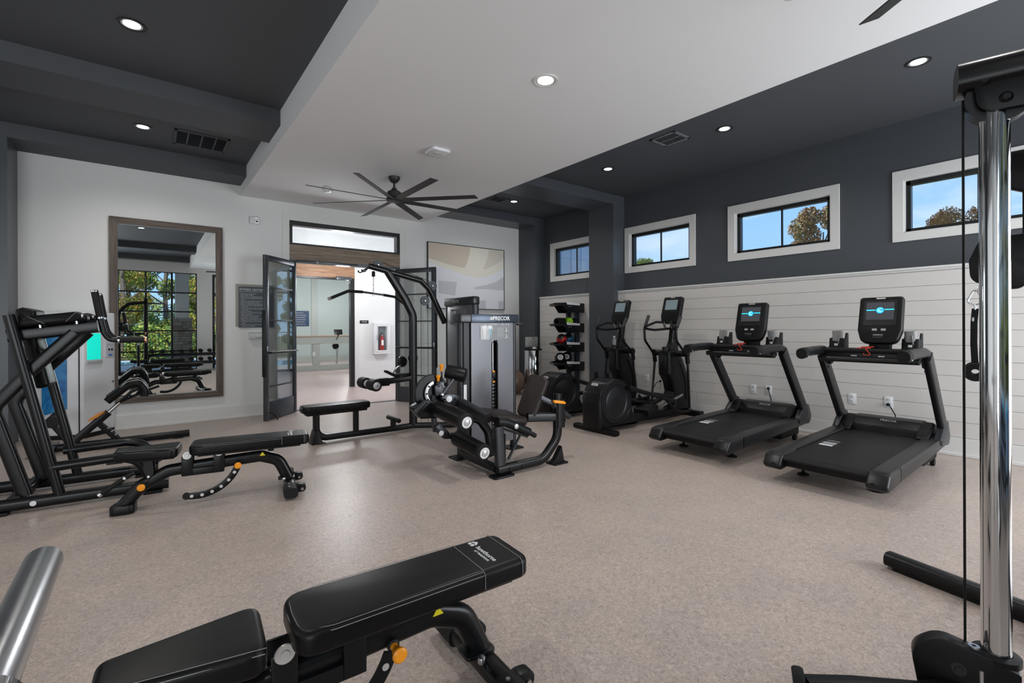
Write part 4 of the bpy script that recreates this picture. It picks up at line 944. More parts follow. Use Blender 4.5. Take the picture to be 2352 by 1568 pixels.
G().box(Q(2.508, 0.64, YH - 0.018), (0.034, 0.003, 0.18), 0).obj('instruction_sticker', white_print, t)
# lower frame
YN = 3.33
G().sweep([Q(2.40, 0.062, YN), Q(2.93, 0.062, YN), Q(3.115, 0.24, YN), Q(3.125, 0.66, YN)], rect(0.068, 0.085, 0.028, 4), 0.17, (0, 1, 0)).obj('base_tube', blk, t)
G().ext(rpoly([(-0.10, -0.06), (0.12, -0.06), (0.12, 0.06), (-0.10, 0.06)], 0.03), Q(2.44, 0.008, YN), (1, 0, 0), (0, 1, 0), 0.016, 0.003).obj('foot_plate', blk2, t)
G().ext([(0.24, 0), (0.38, 0), (0.38, 0.01), (0.35, 0.16), (0.27, 0.05), (0.22, 0.01)], Q(2.80, 0, YN), (1, 0, 0), (0, 0, 1), 0.05).ext(rpoly([(0.22, -0.07), (0.40, -0.07), (0.40, 0.07), (0.22, 0.07)], 0.02), Q(2.80, 0.006, YN), (1, 0, 0), (0, 1, 0), 0.012).obj('rear_foot', blk2, t)
G().sweep([Q(2.435, 0.10, YN), Q(2.415, 0.44, YN)], rect(0.055, 0.085, 0.01), 0, (0, 1, 0)).obj('front_post', gry, t)
for x in (2.52, 2.66): G().cyl(Q(x, 0.06, YN - 0.034), Q(x, 0.06, YN - 0.042), 0.012, n=12).obj('bolt', blk3, t)
G().sweep([Q(2.43, 0.06, YN + 0.03), Q(2.46, 0.06, 4.0)], rect(0.08, 0.06, 0.02), 0, (1, 0, 0)).obj('cross_tube', blk, t)
G().sweep([Q(2.32, 0.47, 3.75), Q(2.50, 0.43, 3.75), Q(2.60, 0.30, 3.75), Q(2.64, 0.06, 3.75)], rect(0.05, 0.08, 0.02), 0.14, (0, 1, 0)).obj('rear_post', blk, t)
G().sweep([Q(2.60, 0.10, YN + 0.1), Q(2.78, 0.36, YN + 0.1)], 0.012).obj('gas_strut', gry, t)
G().box(Q(2.475, 0.25, YN - 0.01), (0.012, 0.03, 0.24), 0.003).obj('pop_guide', blk3, t)
# seat and side handle
G().sweep([Q(2.33, 0.60, 3.86), Q(2.37, 0.50, 3.42)], rect(0.075, 0.085, 0.014), 0, (1, 0, 0)).obj('seat_beam', gry, t)
G().box(Q(2.325, 0.615, 3.88), (0.08, 0.02, 0.09), 0.01, Matrix.Rotation(R_(-12), 3, 'X')).obj('end_cap', vinyl_b, t)
pdm = Matrix.Rotation(R_(-7), 3, 'Y')
g = G(); g.box(Q(2.60, 0.475, 3.53), (0.36, 0.36, 0.075), 0.028, Matrix.Rotation(R_(10), 3, 'Y') @ Matrix.Rotation(R_(6), 3, 'X'), seg=3); g.obj('seat_pad', vinyl_b, t, ang=60)
G().sweep([Q(2.40, 0.485, YN), Q(2.50, 0.465, YN), Q(2.755, 0.345, YN)], rect(0.085, 0.075, 0.034, 4), 0.05, (0, 1, 0)).obj('handle_housing', blk2, t, ang=60)
G().sweep([Q(2.75, 0.346, YN), Q(2.835, 0.300, YN)], 0.022).obj('hand_grip', blk3, t)
G().sweep([Q(2.742, 0.350, YN), Q(2.750, 0.346, YN)], 0.034).obj('grip_ring', white_print, t)
G().lathe([(0, 0.010), (0.014, 0.010), (0.022, 0.006), (0.024, 0)], Q(2.582, 0.425, YN - 0.044), (0, -1, 0), 18).obj('silver_button', alu, t)
G().sweep([Q(2.44, 0.425, YN), Q(2.74, 0.305, YN)], rect(0.03, 0.02, 0.004), 0, (0, 1, 0)).obj('under_rail', blk3, t)
# back rest
ax_u = Vector((0.43, 0, 0.90)).normalized()
bn = Vector((-0.86, -0.30, 0.40)).normalized(); bu = (ax_u - bn * ax_u.dot(bn)).normalized(); bs = bu.cross(bn).normalized()
g = G(); g.ext(rpoly([(-0.105, -0.20), (0.105, -0.20), (0.115, 0.22), (-0.115, 0.22)], 0.065, 6), Q(2.915, 0.63, 3.46), bs, bu, 0.07, 0.024, 3); g.obj('back_pad', vinyl_b, t, ang=60)
G().sweep([Q(2.80, 0.46, 3.40), Q(3.12, 0.44, YN)], rect(0.05, 0.08, 0.012), 0, (0, 1, 0)).obj('back_beam', blk, t)
G().sweep([Q(3.135, 0.34, YN), Q(3.135, 0.60, YN)], rect(0.085, 0.095, 0.014), 0, (0, 1, 0)).obj('sleeve', blk2, t)
G().sweep([Q(2.93, 0.64, YN + 0.03), Q(3.08, 0.565, YN)], rect(0.035, 0.045, 0.006), 0, (0, 1, 0)).obj('index_bar', gry, t)
G().sweep([Q(3.05, 0.575, YN), Q(3.27, 0.42, YN)], 0.028, 0, (0, 1, 0)).obj('pivot_tube', gry, t)
g = G(); g.ext(rpoly([(-0.07, -0.008), (0.075, -0.016), (0.082, 0.0), (0.05, 0.016), (-0.07, 0.02)], 0.008), Q(3.11, 0.583, YN - 0.03), (1, 0, -0.12), (0.12, 0, 1), 0.03, 0.006); g.obj('lever', orange, t)
# cam disc, index plate and lever knobs
YD = 3.90
G().lathe([(0, -0.012), (0.165, -0.012), (0.172, -0.004), (0.172, 0.004), (0.165, 0.012), (0, 0.012)], Q(2.075, 0.70, YD), (0, -1, 0), 40).obj('cam_disc', blk2, t)
oa = [(0.115 * math.cos(R_(a)), 0.115 * math.sin(R_(a))) for a in range(105, 236, 10)]; ia = [(0.085 * math.cos(R_(a)), 0.085 * math.sin(R_(a))) for a in range(235, 104, -10)]
ip = G().ext(rpoly(oa + ia, 0.006, 2), Q(2.105, 0.70, YD - 0.03), (1, 0, 0), (0, 0, 1), 0.016, 0.003).obj('index_plate', alu, t)
for a in (140, 180, 212, 228): G().cyl(Q(2.105 + 0.1 * math.cos(R_(a)), 0.70 + 0.1 * math.sin(R_(a)), YD - 0.039), Q(2.105 + 0.1 * math.cos(R_(a)), 0.70 + 0.1 * math.sin(R_(a)), YD - 0.042), 0.009, n=12).obj('index_hole', blk3, ip)
for (x, z) in ((2.162, 0.935), (2.128, 0.835)):
    G().sweep([Q(x + 0.008, 0.78, YD - 0.03), Q(x, z - 0.03, YD - 0.03)], 0.007).obj('lever_stem', blk, t)
    G().lathe([(0.012, -0.04), (0.013, -0.015), (0.016, 0.0), (0.021, 0.012), (0.021, 0.022), (0.016, 0.026), (0, 0.026)], Q(x, z, YD - 0.03), (0, 0, 1), 18).obj('lever_knob', orange, t)
for (x, z, r) in ((2.125, 0.785, 0.02), (2.155, 0.775, 0.018), (2.12, 0.76, 0.014), (2.165, 0.75, 0.014)): G().lathe([(0, -0.02), (r, -0.02), (r, 0.02), (0, 0.02)], Q(x, z, YD - 0.035), (0.3, -1, 0.4), 12).obj('clamp_part', chrome, t)
G().ext(rpoly([(-0.05, -0.05), (0.05, -0.05), (0.07, 0.02), (0.02, 0.06), (-0.06, 0.04)], 0.015), Q(2.14, 0.725, YD - 0.04), (1, 0, 0), (0, 0, 1), 0.02, 0.003).obj('cam_arm', gry, t)
G().lathe([(0, 0.02), (0.01, 0.02), (0.018, 0.012), (0.018, -0.01)], Q(2.15, 0.685, YD - 0.055), (0, -1, 0), 16).obj('pivot_cap', chrome, t)
# cast pivot plate with white disc
G().ext(rpoly([(-0.10, 0.01), (-0.03, 0.05), (0.06, 0.05), (0.11, 0.02), (0.07, -0.06), (-0.02, -0.04)], 0.025), Q(2.215, 0.635, YD - 0.07), (1, 0, -0.12), (0.12, 0, 1), 0.03, 0.006).obj('pivot_plate', gry, t)
G().lathe([(0, 0.008), (0.012, 0.008), (0.014, 0.004), (0.027, 0.004), (0.03, 0)], Q(2.212, 0.64, YD - 0.086), (0, -1, 0), 20).obj('pivot_disc', white_print, t)
for dx in (-0.055, 0.06): G().cyl(Q(2.212 + dx, 0.64 - dx * 0.1, YD - 0.085), Q(2.212 + dx, 0.64, YD - 0.092), 0.01, n=12).obj('bolt', blk3, t)
# shin foam on its own lever
G().sweep([Q(2.17, 0.69, YD - 0.05), Q(2.295, 0.835, YD - 0.05)], rect(0.02, 0.03, 0.005), 0, (0, 1, 0)).obj('foam_lever', gry, t)
G().cyl(Q(2.245, 0.885, YD + 0.03), Q(2.385, 0.845, YD - 0.10), 0.068, n=28, bev=0.012).obj('short_foam', blk2, t)
# counter weight box under the disc
G().ext(rpoly([(-0.16, 0.09), (0.0, 0.15), (0.10, 0.12), (0.16, 0.02), (0.10, -0.03), (-0.06, -0.02)], 0.03), Q(2.01, 0.50, YD), (1, 0, 0), (0, 0, 1), 0.10, 0.012).obj('counterweight', blk2, t)
G().sweep([Q(1.885, 0.555, YD - 0.06), Q(1.985, 0.64, YD - 0.06)], 0.022).obj('swing_tube', gry, t)
# two long foam rollers pointing to the camera
def roller(x0_, z0, ya, x1_, z1, yb, r, label):
    A, Bp = Vector(Q(x0_, z0, ya)), Vector(Q(x1_, z1, yb)); d = (Bp - A).normalized()
    G().cyl(A - d * 0.10, A + d * 0.02, 0.022).obj('roller_axle', blk2, t)
    rr2 = G().lathe([(0, 0), (r - 0.008, 0), (r, 0.01), (r, (Bp - A).length - 0.01), (r, (Bp - A).length)], A, d, 32).obj('foam_roller', vinyl, t)
    L_ = (Bp - A).length
    G().lathe([(r + 0.002, L_ - 0.03), (r + 0.004, L_ - 0.012), (r + 0.002, L_ + 0.004), (r - 0.008, L_ + 0.014), (0, L_ + 0.014)], A, d, 40).obj('end_hub', blk3, rr2)
    e1 = d.orthogonal().normalized(); e2 = d.cross(e1); g = G()
    for k in range(28):
        a = 2 * PI * k / 28; c = A + d * (L_ + 0.002) + (e1 * math.cos(a) + e2 * math.sin(a)) * (r + 0.001); g.sph(c, 0.0055, 6)
    g.obj('hub_knurls', charc, rr2, kind='stuff')
    G().lathe([(r * 0.66, L_ + 0.014), (r * 0.66, L_ + 0.018), (r * 0.42, L_ + 0.018), (r * 0.42, L_ + 0.014)], A, d, 32).obj('white_ring', white_print, rr2)
    G().lathe([(r * 0.42, L_ + 0.014), (r * 0.38, L_ + 0.024), (r * 0.15, L_ + 0.030), (0, L_ + 0.03)], A, d, 24).obj('hub_cap', alu, rr2)
roller(2.085, 0.565, 3.80, 2.105, 0.512, 3.36, 0.073, '')
roller(2.285, 0.275, 3.80, 2.290, 0.225, 3.37, 0.073, '')
G().sweep([Q(2.085, 0.55, YD), Q(2.115, 0.34, YD)], rect(0.03, 0.05, 0.01), 0, (0, 1, 0)).obj('swing_arm', gry, t)
G().ext(rpoly([(-0.07, 0.08), (0.0, 0.10), (0.09, 0.0), (0.10, -0.06), (0.03, -0.05), (-0.04, 0.02)], 0.02), Q(2.155, 0.315, YD - 0.02), (1, 0, 0), (0, 0, 1), 0.04, 0.008).obj('elbow_plate', gry, t)
G().lathe([(0, 0.008), (0.022, 0.006), (0.026, 0)], Q(2.15, 0.325, YD - 0.045), (0, -1, 0), 18).obj('pivot_disc', white_print, t)
G().sweep([Q(2.19, 0.295, YD), Q(2.285, 0.26, YD)], 0.018).obj('link_tube', blk2, t)
G().sweep([Q(2.07, 0.68, YD - 0.03), Q(2.075, 0.40, YD - 0.03)], 0.007).obj('link_rod', gry, t)
G().sweep([Q(2.0, 0.53, YD - 0.02), Q(2.30, 0.53, YD - 0.02)], rect(0.03, 0.05, 0.01), 0, (0, 1, 0)).obj('pivot_beam', gry, t)
# ================================================================== TREADMILLS
screen_off = mat('grey_screen', (0.10, 0.12, 0.13), 0.08, emis=((0.16, 0.22, 0.24), 0.5))
screen_dark = mat('dark_screen', (0.03, 0.032, 0.036), 0.1, emis=((0.06, 0.065, 0.075), 0.6))
cyan = mat('cyan_glow', (0.0, 0.4, 0.6), 0.3, emis=((0.02, 0.62, 0.95), 1.4))
blue_glow = mat('blue_glow', (0.0, 0.1, 0.5), 0.3, emis=((0.01, 0.22, 0.75), 1.1))
pale_glow = mat('pale_cyan_glow', (0.2, 0.5, 0.6), 0.3, emis=((0.25, 0.8, 1.0), 1.2))
red_clip = mat('red_cord', (0.7, 0.06, 0.03), 0.5)
towel = mat('grey_cloth', (0.28, 0.28, 0.28), 0.95, bump=(200, 0.6))
belt = mat('treadmill_belt', (0.0065, 0.0065, 0.007), 0.5, spec=0.3, bump=(500, 0.3))
def console(t, org, w, h, glow, tilt=14, full=True):
    """display head; org = centre of its back foot, face looks along -x"""
    a = R_(tilt); U_ = Vector((0, -1, 0)); V_ = Vector((math.sin(a), 0, math.cos(a))); Nn = U_.cross(V_)
    if Nn.x > 0: Nn = -Nn
    o = Vector(org)
    wt, wb = w, w * 0.86
    out = rpoly([(-wb * 0.46, -h * 0.5), (wb * 0.46, -h * 0.5), (wt * 0.5, -h * 0.22), (wt * 0.49, h * 0.5), (-wt * 0.49, h * 0.5), (-wt * 0.5, -h * 0.22)], [0.07, 0.07, 0.08, 0.03, 0.03, 0.08], 5)
    c = G().ext(out, o, U_, V_, 0.075, 0.018, 3).obj('console', blk2, t, ang=50)
    def pl(name, u0, u1, v0, v1, d, m, r=0.004):
        return G().ext(rpoly([(u0, v0), (u1, v0), (u1, v1), (u0, v1)], r, 2), o + Nn * d, U_, V_, 0.006, 0.0).obj(name, m, c)
    pl('bezel', -w * 0.37, w * 0.37, -h * 0.12, h * 0.42, 0.038, black_fr, 0.01)
    pl('screen', -w * 0.31, w * 0.31, 0.0, h * 0.37, 0.0405, screen_off if glow is None else screen_dark, 0.002)
    if glow:
        pl('light_streak', -w * 0.31, -w * 0.10, h * 0.195, h * 0.215, 0.0415, cyan, 0.001); pl('light_streak', w * 0.10, w * 0.31, h * 0.205, h * 0.225, 0.0415, cyan, 0.001)
        G().lathe([(0, 0.002), (w * 0.085, 0.002), (w * 0.088, 0)], o + Nn * 0.0435 + V_ * h * 0.20, Nn, 24).obj('screen_badge', blue_glow, c)
        G().lathe([(w * 0.06, 0.001), (w * 0.08, 0.001), (w * 0.08, 0)], o + Nn * 0.0455 + V_ * h * 0.20, Nn, 24).obj('badge_ring', cyan, c)
        g = G()
        for du, dv in ((-0.03, 0.02), (0.02, 0.03), (-0.01, -0.02), (0.03, -0.03), (-0.035, -0.015)): g.box(o + Nn * 0.0465 + U_ * w * du + V_ * h * (0.2 + dv), (0.001, w * 0.035, h * 0.035))
        g.obj('badge_marks', pale_glow, c)
    pl('name_plate', -0.035, 0.035, h * 0.445, h * 0.475, 0.038, alu, 0.005)
    for k in (-1, 1): pl('key_cluster', k * w * 0.10 - 0.018, k * w * 0.10 + 0.018, -h * 0.235, -h * 0.19, 0.038, grey_print if full else charc, 0.002)
    for k in (-1, 1): pl('key', k * w * 0.25 - 0.008, k * w * 0.25 + 0.008, -h * 0.20, -h * 0.18, 0.038, charc, 0.002)
    if full: pl('control_paddle', -w * 0.12, w * 0.12, -h * 0.40, -h * 0.30, 0.045, black_fr, 0.008); pl('paddle_edge', -w * 0.11, w * 0.11, -h * 0.335, -h * 0.325, 0.050, steel, 0.001)
    return c
def make_treadmill(label, loc):
    t = thing('treadmill', label, 'treadmill', loc, 0, 'treadmills along the shiplap wall')
    W_ = 0.43
    # side rails run from the tail to the front, belt between
    for s in (-1, 1):
        y = s * (W_ - 0.068)
        so = rpoly([(0.02, 0.155), (0.10, 0.238), (1.62, 0.262), (1.80, 0.285), (1.80, 0.175), (1.30, 0.150), (0.20, 0.115), (0.04, 0.115)], [0.03, 0.04, 0.1, 0.02, 0.02, 0.1, 0.03, 0.03])
        G().ext(so, (0, y, 0), (1, 0, 0), (0, 0, 1), 0.125, 0.014, 3).obj('side_rail', charc, t, ang=50)
        G().ext(rpoly([(0.0, 0.14), (0.07, 0.232), (0.34, 0.240), (0.34, 0.125), (0.05, 0.105)], [0.04, 0.045, 0.005, 0.005, 0.03]), (0, s * (W_ - 0.070), 0), (1, 0, 0), (0, 0, 1), 0.140, 0.018, 3).obj('tail_cap', charc, t, ang=50)
        G().cyl((0.012, s * (W_ - 0.09), 0.165), (-0.002, s * (W_ - 0.09), 0.165), 0.008, n=10).obj('cap_screw', blk3, t)
        # leaning upright with grey outer skin and black inner face
        G().sweep([(1.815, s * (W_ - 0.025), 0.20), (1.79, s * (W_ - 0.025), 0.32), (1.235, s * (W_ - 0.025), 1.03)][1:], rect(0.055, 0.13, 0.016, 3), 0, (0, 1, 0)).obj('upright', charc, t)
        G().ext(rpoly([(1.60, 0.20), (1.88, 0.17), (1.93, 0.26), (1.85, 0.40), (1.75, 0.40), (1.58, 0.26)], [0.02, 0.07, 0.06, 0.01, 0.01, 0.02], 5), (0, s * (W_ - 0.025), 0), (1, 0, 0), (0, 0, 1), 0.062, 0.016, 3).obj('upright_boot', gry, t, ang=50)
        for q in (0.0, 0.05): G().cyl((1.26 + q, s * (W_ - 0.055), 0.94 - q), (1.26 + q, s * (W_ - 0.062), 0.94 - q), 0.007, n=10).obj('bolt', blk3, t)
        # armrest
        G().sweep([(1.36, s * (W_ - 0.045), 0.94), (1.29, s * (W_ - 0.045), 1.04), (1.16, s * (W_ - 0.045), 1.066), (0.90, s * (W_ - 0.05), 1.062), (0.70, s * (W_ - 0.055), 1.050)], rect(0.085, 0.085, 0.032, 4), 0.07, (0, 1, 0)).obj('arm_rest', charc, t, ang=50)
        G().sweep([(0.74, s * (W_ - 0.055), 1.052), (0.655, s * (W_ - 0.058), 1.045)], rect(0.089, 0.098, 0.042, 5), 0, (0, 1, 0)).obj('arm_end', blk3, t, ang=50)
        G().sph((0.69, s * (W_ - 0.058) - 0.047, 1.022), 0.006, 8).obj('end_screw', alu, t)
    G().sweep([(0.085, 0, 0.175), (0.055, 0, 0.190), (0.085, 0, 0.213), (0.12, 0, 0.218), (1.66, 0, 0.243)], rect(2 * W_ - 0.275, 0.012, 0.003), 0.02, (0, 1, 0)).obj('running_belt', belt, t, ang=50)
    G().bb(0.10, 1.66, -W_ + 0.14, W_ - 0.14, 0.13, 0.205, 0.01).obj('deck', blk3, t)
    for s in (-1, 1): G().sweep([(0.14, s * (W_ - 0.128), 0.2305), (1.62, s * (W_ - 0.128), 0.254)], 0.003).obj('belt_gap', black_fr, t)
    for k, (dx, w) in enumerate(((0.0, 0.05), (0.065, 0.014), (0.09, 0.010), (0.12, 0.007), (0.19, 0.005))):
        G().box((0.70 + dx, W_ - 0.24, 0.2355 + dx * 0.016), (w, 0.10, 0.002), 0, Matrix.Rotation(R_(-0.9), 3, 'Y')).obj('belt_marking', white_print, t)
    # motor cover
    mc = [(1.60, 0.235), (1.615, 0.30), (1.70, 0.375), (1.84, 0.385), (1.93, 0.30), (1.93, 0.12), (1.62, 0.12)]
    G().ext(rpoly(mc, [0.01, 0.06, 0.08, 0.06, 0.05, 0.02, 0.02], 5), (0, 0, 0), (1, 0, 0), (0, 0, 1), 2 * W_ - 0.28, 0.03, 3).obj('motor_cover', blk2, t, ang=50)
    for s in (-1, 1): G().ext(rpoly([(1.46, 0.245), (1.64, 0.33), (1.74, 0.385), (1.84, 0.36), (1.86, 0.24)], 0.03), (0, s * (W_ - 0.125), 0), (1, 0, 0), (0, 0, 1), 0.10, 0.02, 3).obj('motor_shoulder', blk2, t, ang=50)
    text('PRECOR', 0.035, 'lettering', grey_print, t, (1.672, -0.02, 0.362), ux=(0, -1, 0), uy=(0.7, 0, 0.7))
    G().bb(1.30, 1.75, -W_ + 0.06, W_ - 0.06, 0.055, 0.15, 0.02).obj('under_frame', blk3, t)
    for s in (-1, 1):
        G().lathe([(0, 0), (0.045, 0), (0.045, 0.012), (0.02, 0.02), (0.012, 0.03), (0.012, 0.12)], (0.42, s * 0.27, 0)).obj('level_foot', blk3, t)
        G().cyl((1.66, s * 0.34, 0.035), (1.66, s * 0.37, 0.035), 0.035).obj('wheel', blk3, t)
    # crossbar, tray and console mast
    G().sweep([(1.10, -W_ + 0.05, 0.985), (1.10, W_ - 0.05, 0.985)], rect(0.07, 0.05, 0.02, 3), 0, (1, 0, 0)).obj('grip_bar', black_fr, t)
    G().sweep([(1.22, -W_ + 0.04, 1.065), (1.22, W_ - 0.04, 1.065)], rect(0.20, 0.045, 0.018, 3), 0, (1, 0, 0)).obj('dash', blk3, t)
    G().bb(1.13, 1.17, -W_ + 0.05, W_ - 0.05, 0.975, 1.06, 0.01).obj('dash_apron', black_fr, t)
    for y in (0.10, -0.11): G().box((1.115, y, 1.02), (0.01, 0.05, 0.012), 0.004).obj('sensor_plate', alu, t)
    G().sweep([(1.27, -0.06, 1.06), (1.27, -0.07, 1.20)], rect(0.17, 0.07, 0.02, 3), 0, (0, 1, 0)).obj('mast', blk2, t)
    console(t, (1.24, -0.075, 1.345), 0.335, 0.44, True)
    g = G(); g.sweep([(1.10, 0.04, 1.085), (1.16, 0.09, 1.094), (1.17, -0.03, 1.096), (1.11, 0.01, 1.09), (1.10, -0.04, 1.03), (1.105, 0.02, 1.03), (1.10, 0.02, 1.05)], 0.003, 0.01, (0, 0, 1)); g.sweep([(1.17, 0.055, 1.10), (1.17, -0.04, 1.105)], 0.006); g.obj('safety_cord', red_clip, t)
    for s in (-1, 1):
        y = s * 0.285
        h = G().sweep([(1.29, y, 1.07), (1.31, y, 1.17)], rect(0.13, 0.11, 0.02, 3), 0, (0, 1, 0)).obj('bottle_holder', blk3, t)
        G().ext(rpoly([(-0.06, 0), (0.06, 0), (0.06, 0.16), (0.01, 0.16)], 0.015), (1.33, y - 0.055, 1.07), (1, 0, 0), (0, 0, 1), 0.012, 0.002).obj('holder_wall', blk3, h)
        G().ext(rpoly([(-0.12, 0), (0.06, 0), (0.06, 0.15), (0.01, 0.14)], 0.015), (1.33, y + 0.055, 1.07), (1, 0, 0), (0, 0, 1), 0.012, 0.002).obj('holder_wall', blk3, h)
    return t
def towel_in(label, loc, lean):
    """folded grey cloth standing in a holder"""
    t = thing('folded_towel', label, 'towel', loc, 0, 'grey towels in the treadmill holders')
    g = G(); g.sweep([(0, 0, 0), (0.0, 0.003, 0.06), (lean, 0, 0.115), (lean * 1.4, 0.002, 0.15)], rect(0.085, 0.05, 0.02, 4), 0.03, (0, 1, 0)); g.obj('cloth', towel, t, ang=60)
    G().sweep([(-0.028, -0.02, 0.03), (-0.03 + lean * 0.6, -0.015, 0.11)], 0.004).obj('fold', towel, t)
    G().box((-0.03, 0.0, 0.012), (0.008, 0.03, 0.03), 0.002).obj('tag', white_print, t)
TM = (((4.12, 1.455, 0), 'treadmill nearest the camera, with the larger lit screen, on the right', 'near treadmill'), ((4.20, 2.67, 0), 'treadmill next to the elliptical trainers, left of the nearer treadmill', 'far treadmill'))
for loc, lab, nm in TM:
    make_treadmill(lab, loc)
    for s, side in ((1, 'left'), (-1, 'right')):
        towel_in('grey folded towel in the %s holder of the %s' % (side, nm), (loc[0] + 1.275, s * 0.285 + loc[1], 1.10), 0.01 * s)

# ================================================================== ELLIPTICAL TRAINERS
def make_elliptical(label, loc):
    t = thing('elliptical_trainer', label, 'elliptical trainer', loc, 0, 'elliptical trainers')
    # local x: 0 at the rear drum, +x to the wall
    hs = rpoly([(-0.30, 0.04), (0.45, 0.04), (0.30, 0.30), (0.27, 0.45), (0.16, 0.60), (0.0, 0.655), (-0.16, 0.61), (-0.27, 0.50), (-0.31, 0.35)], [0.04, 0.02, 0.1, 0.1, 0.12, 0.14, 0.12, 0.1, 0.1], 5)
    G().ext(hs, (0, 0, 0), (1, 0, 0), (0, 0, 1), 0.30, 0.035, 4).obj('drum_housing', blk2, t, ang=50)
    for s in (-1, 1):
        d = G().lathe([(0, 0.004), (0.17, 0.004), (0.185, -0.002), (0.20, 0.006), (0.262, 0.006), (0.268, 0)], (0, s * 0.152, 0.365), (0, s, 0), 48).obj('drum_disc', charc, t)
        G().lathe([(0.268, 0.002), (0.272, 0.010), (0.279, 0.010), (0.282, -0.002)], (0, s * 0.152, 0.365), (0, s, 0), 48).obj('drum_rim', black_fr, d)
    G().ext(rpoly([(-0.05, -0.018), (0.05, -0.018), (0.05, 0.018), (-0.05, 0.018)], 0.016, 4), (-0.225, 0, 0.585), (0, -1, 0), Vector((0.55, 0, 0.8)).normalized(), 0.012, 0.002).obj('name_plate', alu, t)
    G().sweep([(-0.215, -0.34, 0.035), (-0.215, 0.34, 0.035)], rect(0.09, 0.055, 0.014, 3), 0, (1, 0, 0)).obj('rear_foot', blk2, t)
    G().sweep([(0.30, 0, 0.09), (1.70, 0, 0.075)], rect(0.16, 0.10, 0.02, 3), 0, (0, 1, 0)).obj('base_beam', blk2, t)
    G().sweep([(1.68, -0.30, 0.045), (1.68, 0.30, 0.045)], rect(0.11, 0.07, 0.014, 3), 0, (1, 0, 0)).obj('front_foot', blk2, t)
    # curved front tower
    tw = rpoly([(1.20, 0.95), (1.205, 0.62), (1.30, 0.50), (1.38, 0.25), (1.28, 0.08), (1.72, 0.08), (1.71, 0.35), (1.66, 0.62), (1.55, 0.83), (1.42, 0.98)], [0.02, 0.03, 0.1, 0.12, 0.02, 0.02, 0.1, 0.1, 0.1, 0.05], 5)
    G().ext(tw, (0, 0, 0), (1, 0, 0), (0, 0, 1), 0.19, 0.03, 3).obj('tower', blk2, t, ang=50)
    G().box((1.195, 0, 0.80), (0.012, 0.10, 0.19), 0.003).obj('tower_recess', black_fr, t)
    G().ext(rpoly([(1.62, 0.2), (1.69, 0.3), (1.64, 0.6), (1.5, 0.82), (1.46, 0.78), (1.6, 0.5)], 0.02), (0, 0, 0), (1, 0, 0), (0, 0, 1), 0.215, 0.01, 2).obj('tower_edge', charc, t, ang=50)
    G().cyl((1.37, -0.29, 0.915), (1.37, 0.29, 0.915), 0.042, bev=0.006).obj('pivot_axle', blk2, t)
    # mast, console and bottle cradle
    G().sweep([(1.38, 0, 0.95), (1.44, 0, 1.26), (1.46, 0, 1.38)], rect(0.075, 0.09, 0.02, 3), 0.1, (0, 1, 0)).obj('mast', blk, t)
    G().ext(rpoly([(1.30, 0.94), (1.50, 0.92), (1.50, 1.02), (1.42, 1.15), (1.36, 1.06)], 0.03), (0, 0, 0), (1, 0, 0), (0, 0, 1), 0.10, 0.01).obj('mast_cover', charc, t)
    g = G(); g.lathe([(0.045, 0), (0.045, 0.06), (0.041, 0.06), (0.041, 0.005), (0, 0.005)], (1.25, 0, 0.95)); g.obj('cup_holder', charc, t)
    console(t, (1.42, 0, 1.53), 0.31, 0.40, None, 17, False)
    # fixed loop handle with steel grips
    for s in (-1, 1):
        G().sweep([(1.40, s * 0.03, 1.27), (1.25, s * 0.18, 1.25), (1.12, s * 0.24, 1.27), (1.10, s * 0.22, 1.305), (1.20, s * 0.12, 1.365), (1.30, s * 0.06, 1.36)], 0.017, 0.04, (0, 0, 1)).obj('fixed_handle', blk3, t)
        G().sweep([(1.30, s * 0.06, 1.36), (1.335, s * 0.055, 1.28)], 0.019).obj('pulse_grip', chrome, t)
        # swinging hand lever
        k = 0.0 if s < 0 else 0.10
        G().sweep([(1.21 + k * 0.2, s * 0.27, 1.42 + 0.3 * k), (1.10 + k * 0.3, s * 0.27, 1.25 + 0.2 * k), (1.115 + k * 0.3, s * 0.27, 1.10), (1.335, s * 0.27, 0.915)], 0.0165, 0.08, (0, 1, 0)).obj('swing_handle', blk, t)
        G().sweep([(1.215 + k * 0.2, s * 0.27, 1.43 + 0.3 * k), (1.125 + k * 0.28, s * 0.27, 1.29 + 0.2 * k)], 0.023, 0, (0, 1, 0)).obj('grip', mat('grip_grey', (0.03, 0.03, 0.031), 0.6), t)
        G().sweep([(1.335, s * 0.27, 0.95), (1.365, s * 0.27, 0.90), (1.385, s * 0.27, 0.78)], rect(0.05, 0.06, 0.02, 3), 0.06, (0, 1, 0), scale=None).obj('lever_joint', blk2, t)
        G().sweep([(1.38, s * 0.27, 0.80), (1.42 - k * 1.2, s * 0.27, 0.16 + k * 0.4)], 0.0165, 0, (0, 1, 0)).obj('drive_link', blk, t)
        # crank arm, pedal and ramp rail
        z0 = 0.53 if s < 0 else 0.30
        G().cyl((0.20, s * 0.17, z0 - 0.0), (0.20, s * 0.235, z0), 0.032, bev=0.005).obj('crank_pivot', blk2, t)
        G().sweep([(0.16, s * 0.215, z0 + 0.01), (0.36, s * 0.215, z0 - 0.05), (1.15, s * 0.215, 0.27)], rect(0.045, 0.055, 0.014, 3), 0.1, (0, 1, 0)).obj('pedal_arm', blk2, t)
        G().sweep([(0.92, s * 0.215, 0.33), (1.12, s * 0.24, 0.15), (1.30, s * 0.27, 0.12), (1.46, s * 0.27, 0.125)], 0.018, 0.12, (0, 1, 0)).obj('link_tube', blk, t)
        p = G().box((0.92, s * 0.16, 0.375 if s < 0 else 0.24), (0.40, 0.15, 0.035), 0.012, Matrix.Rotation(R_(10), 3, 'Y'), seg=3).obj('pedal', blk3, t)
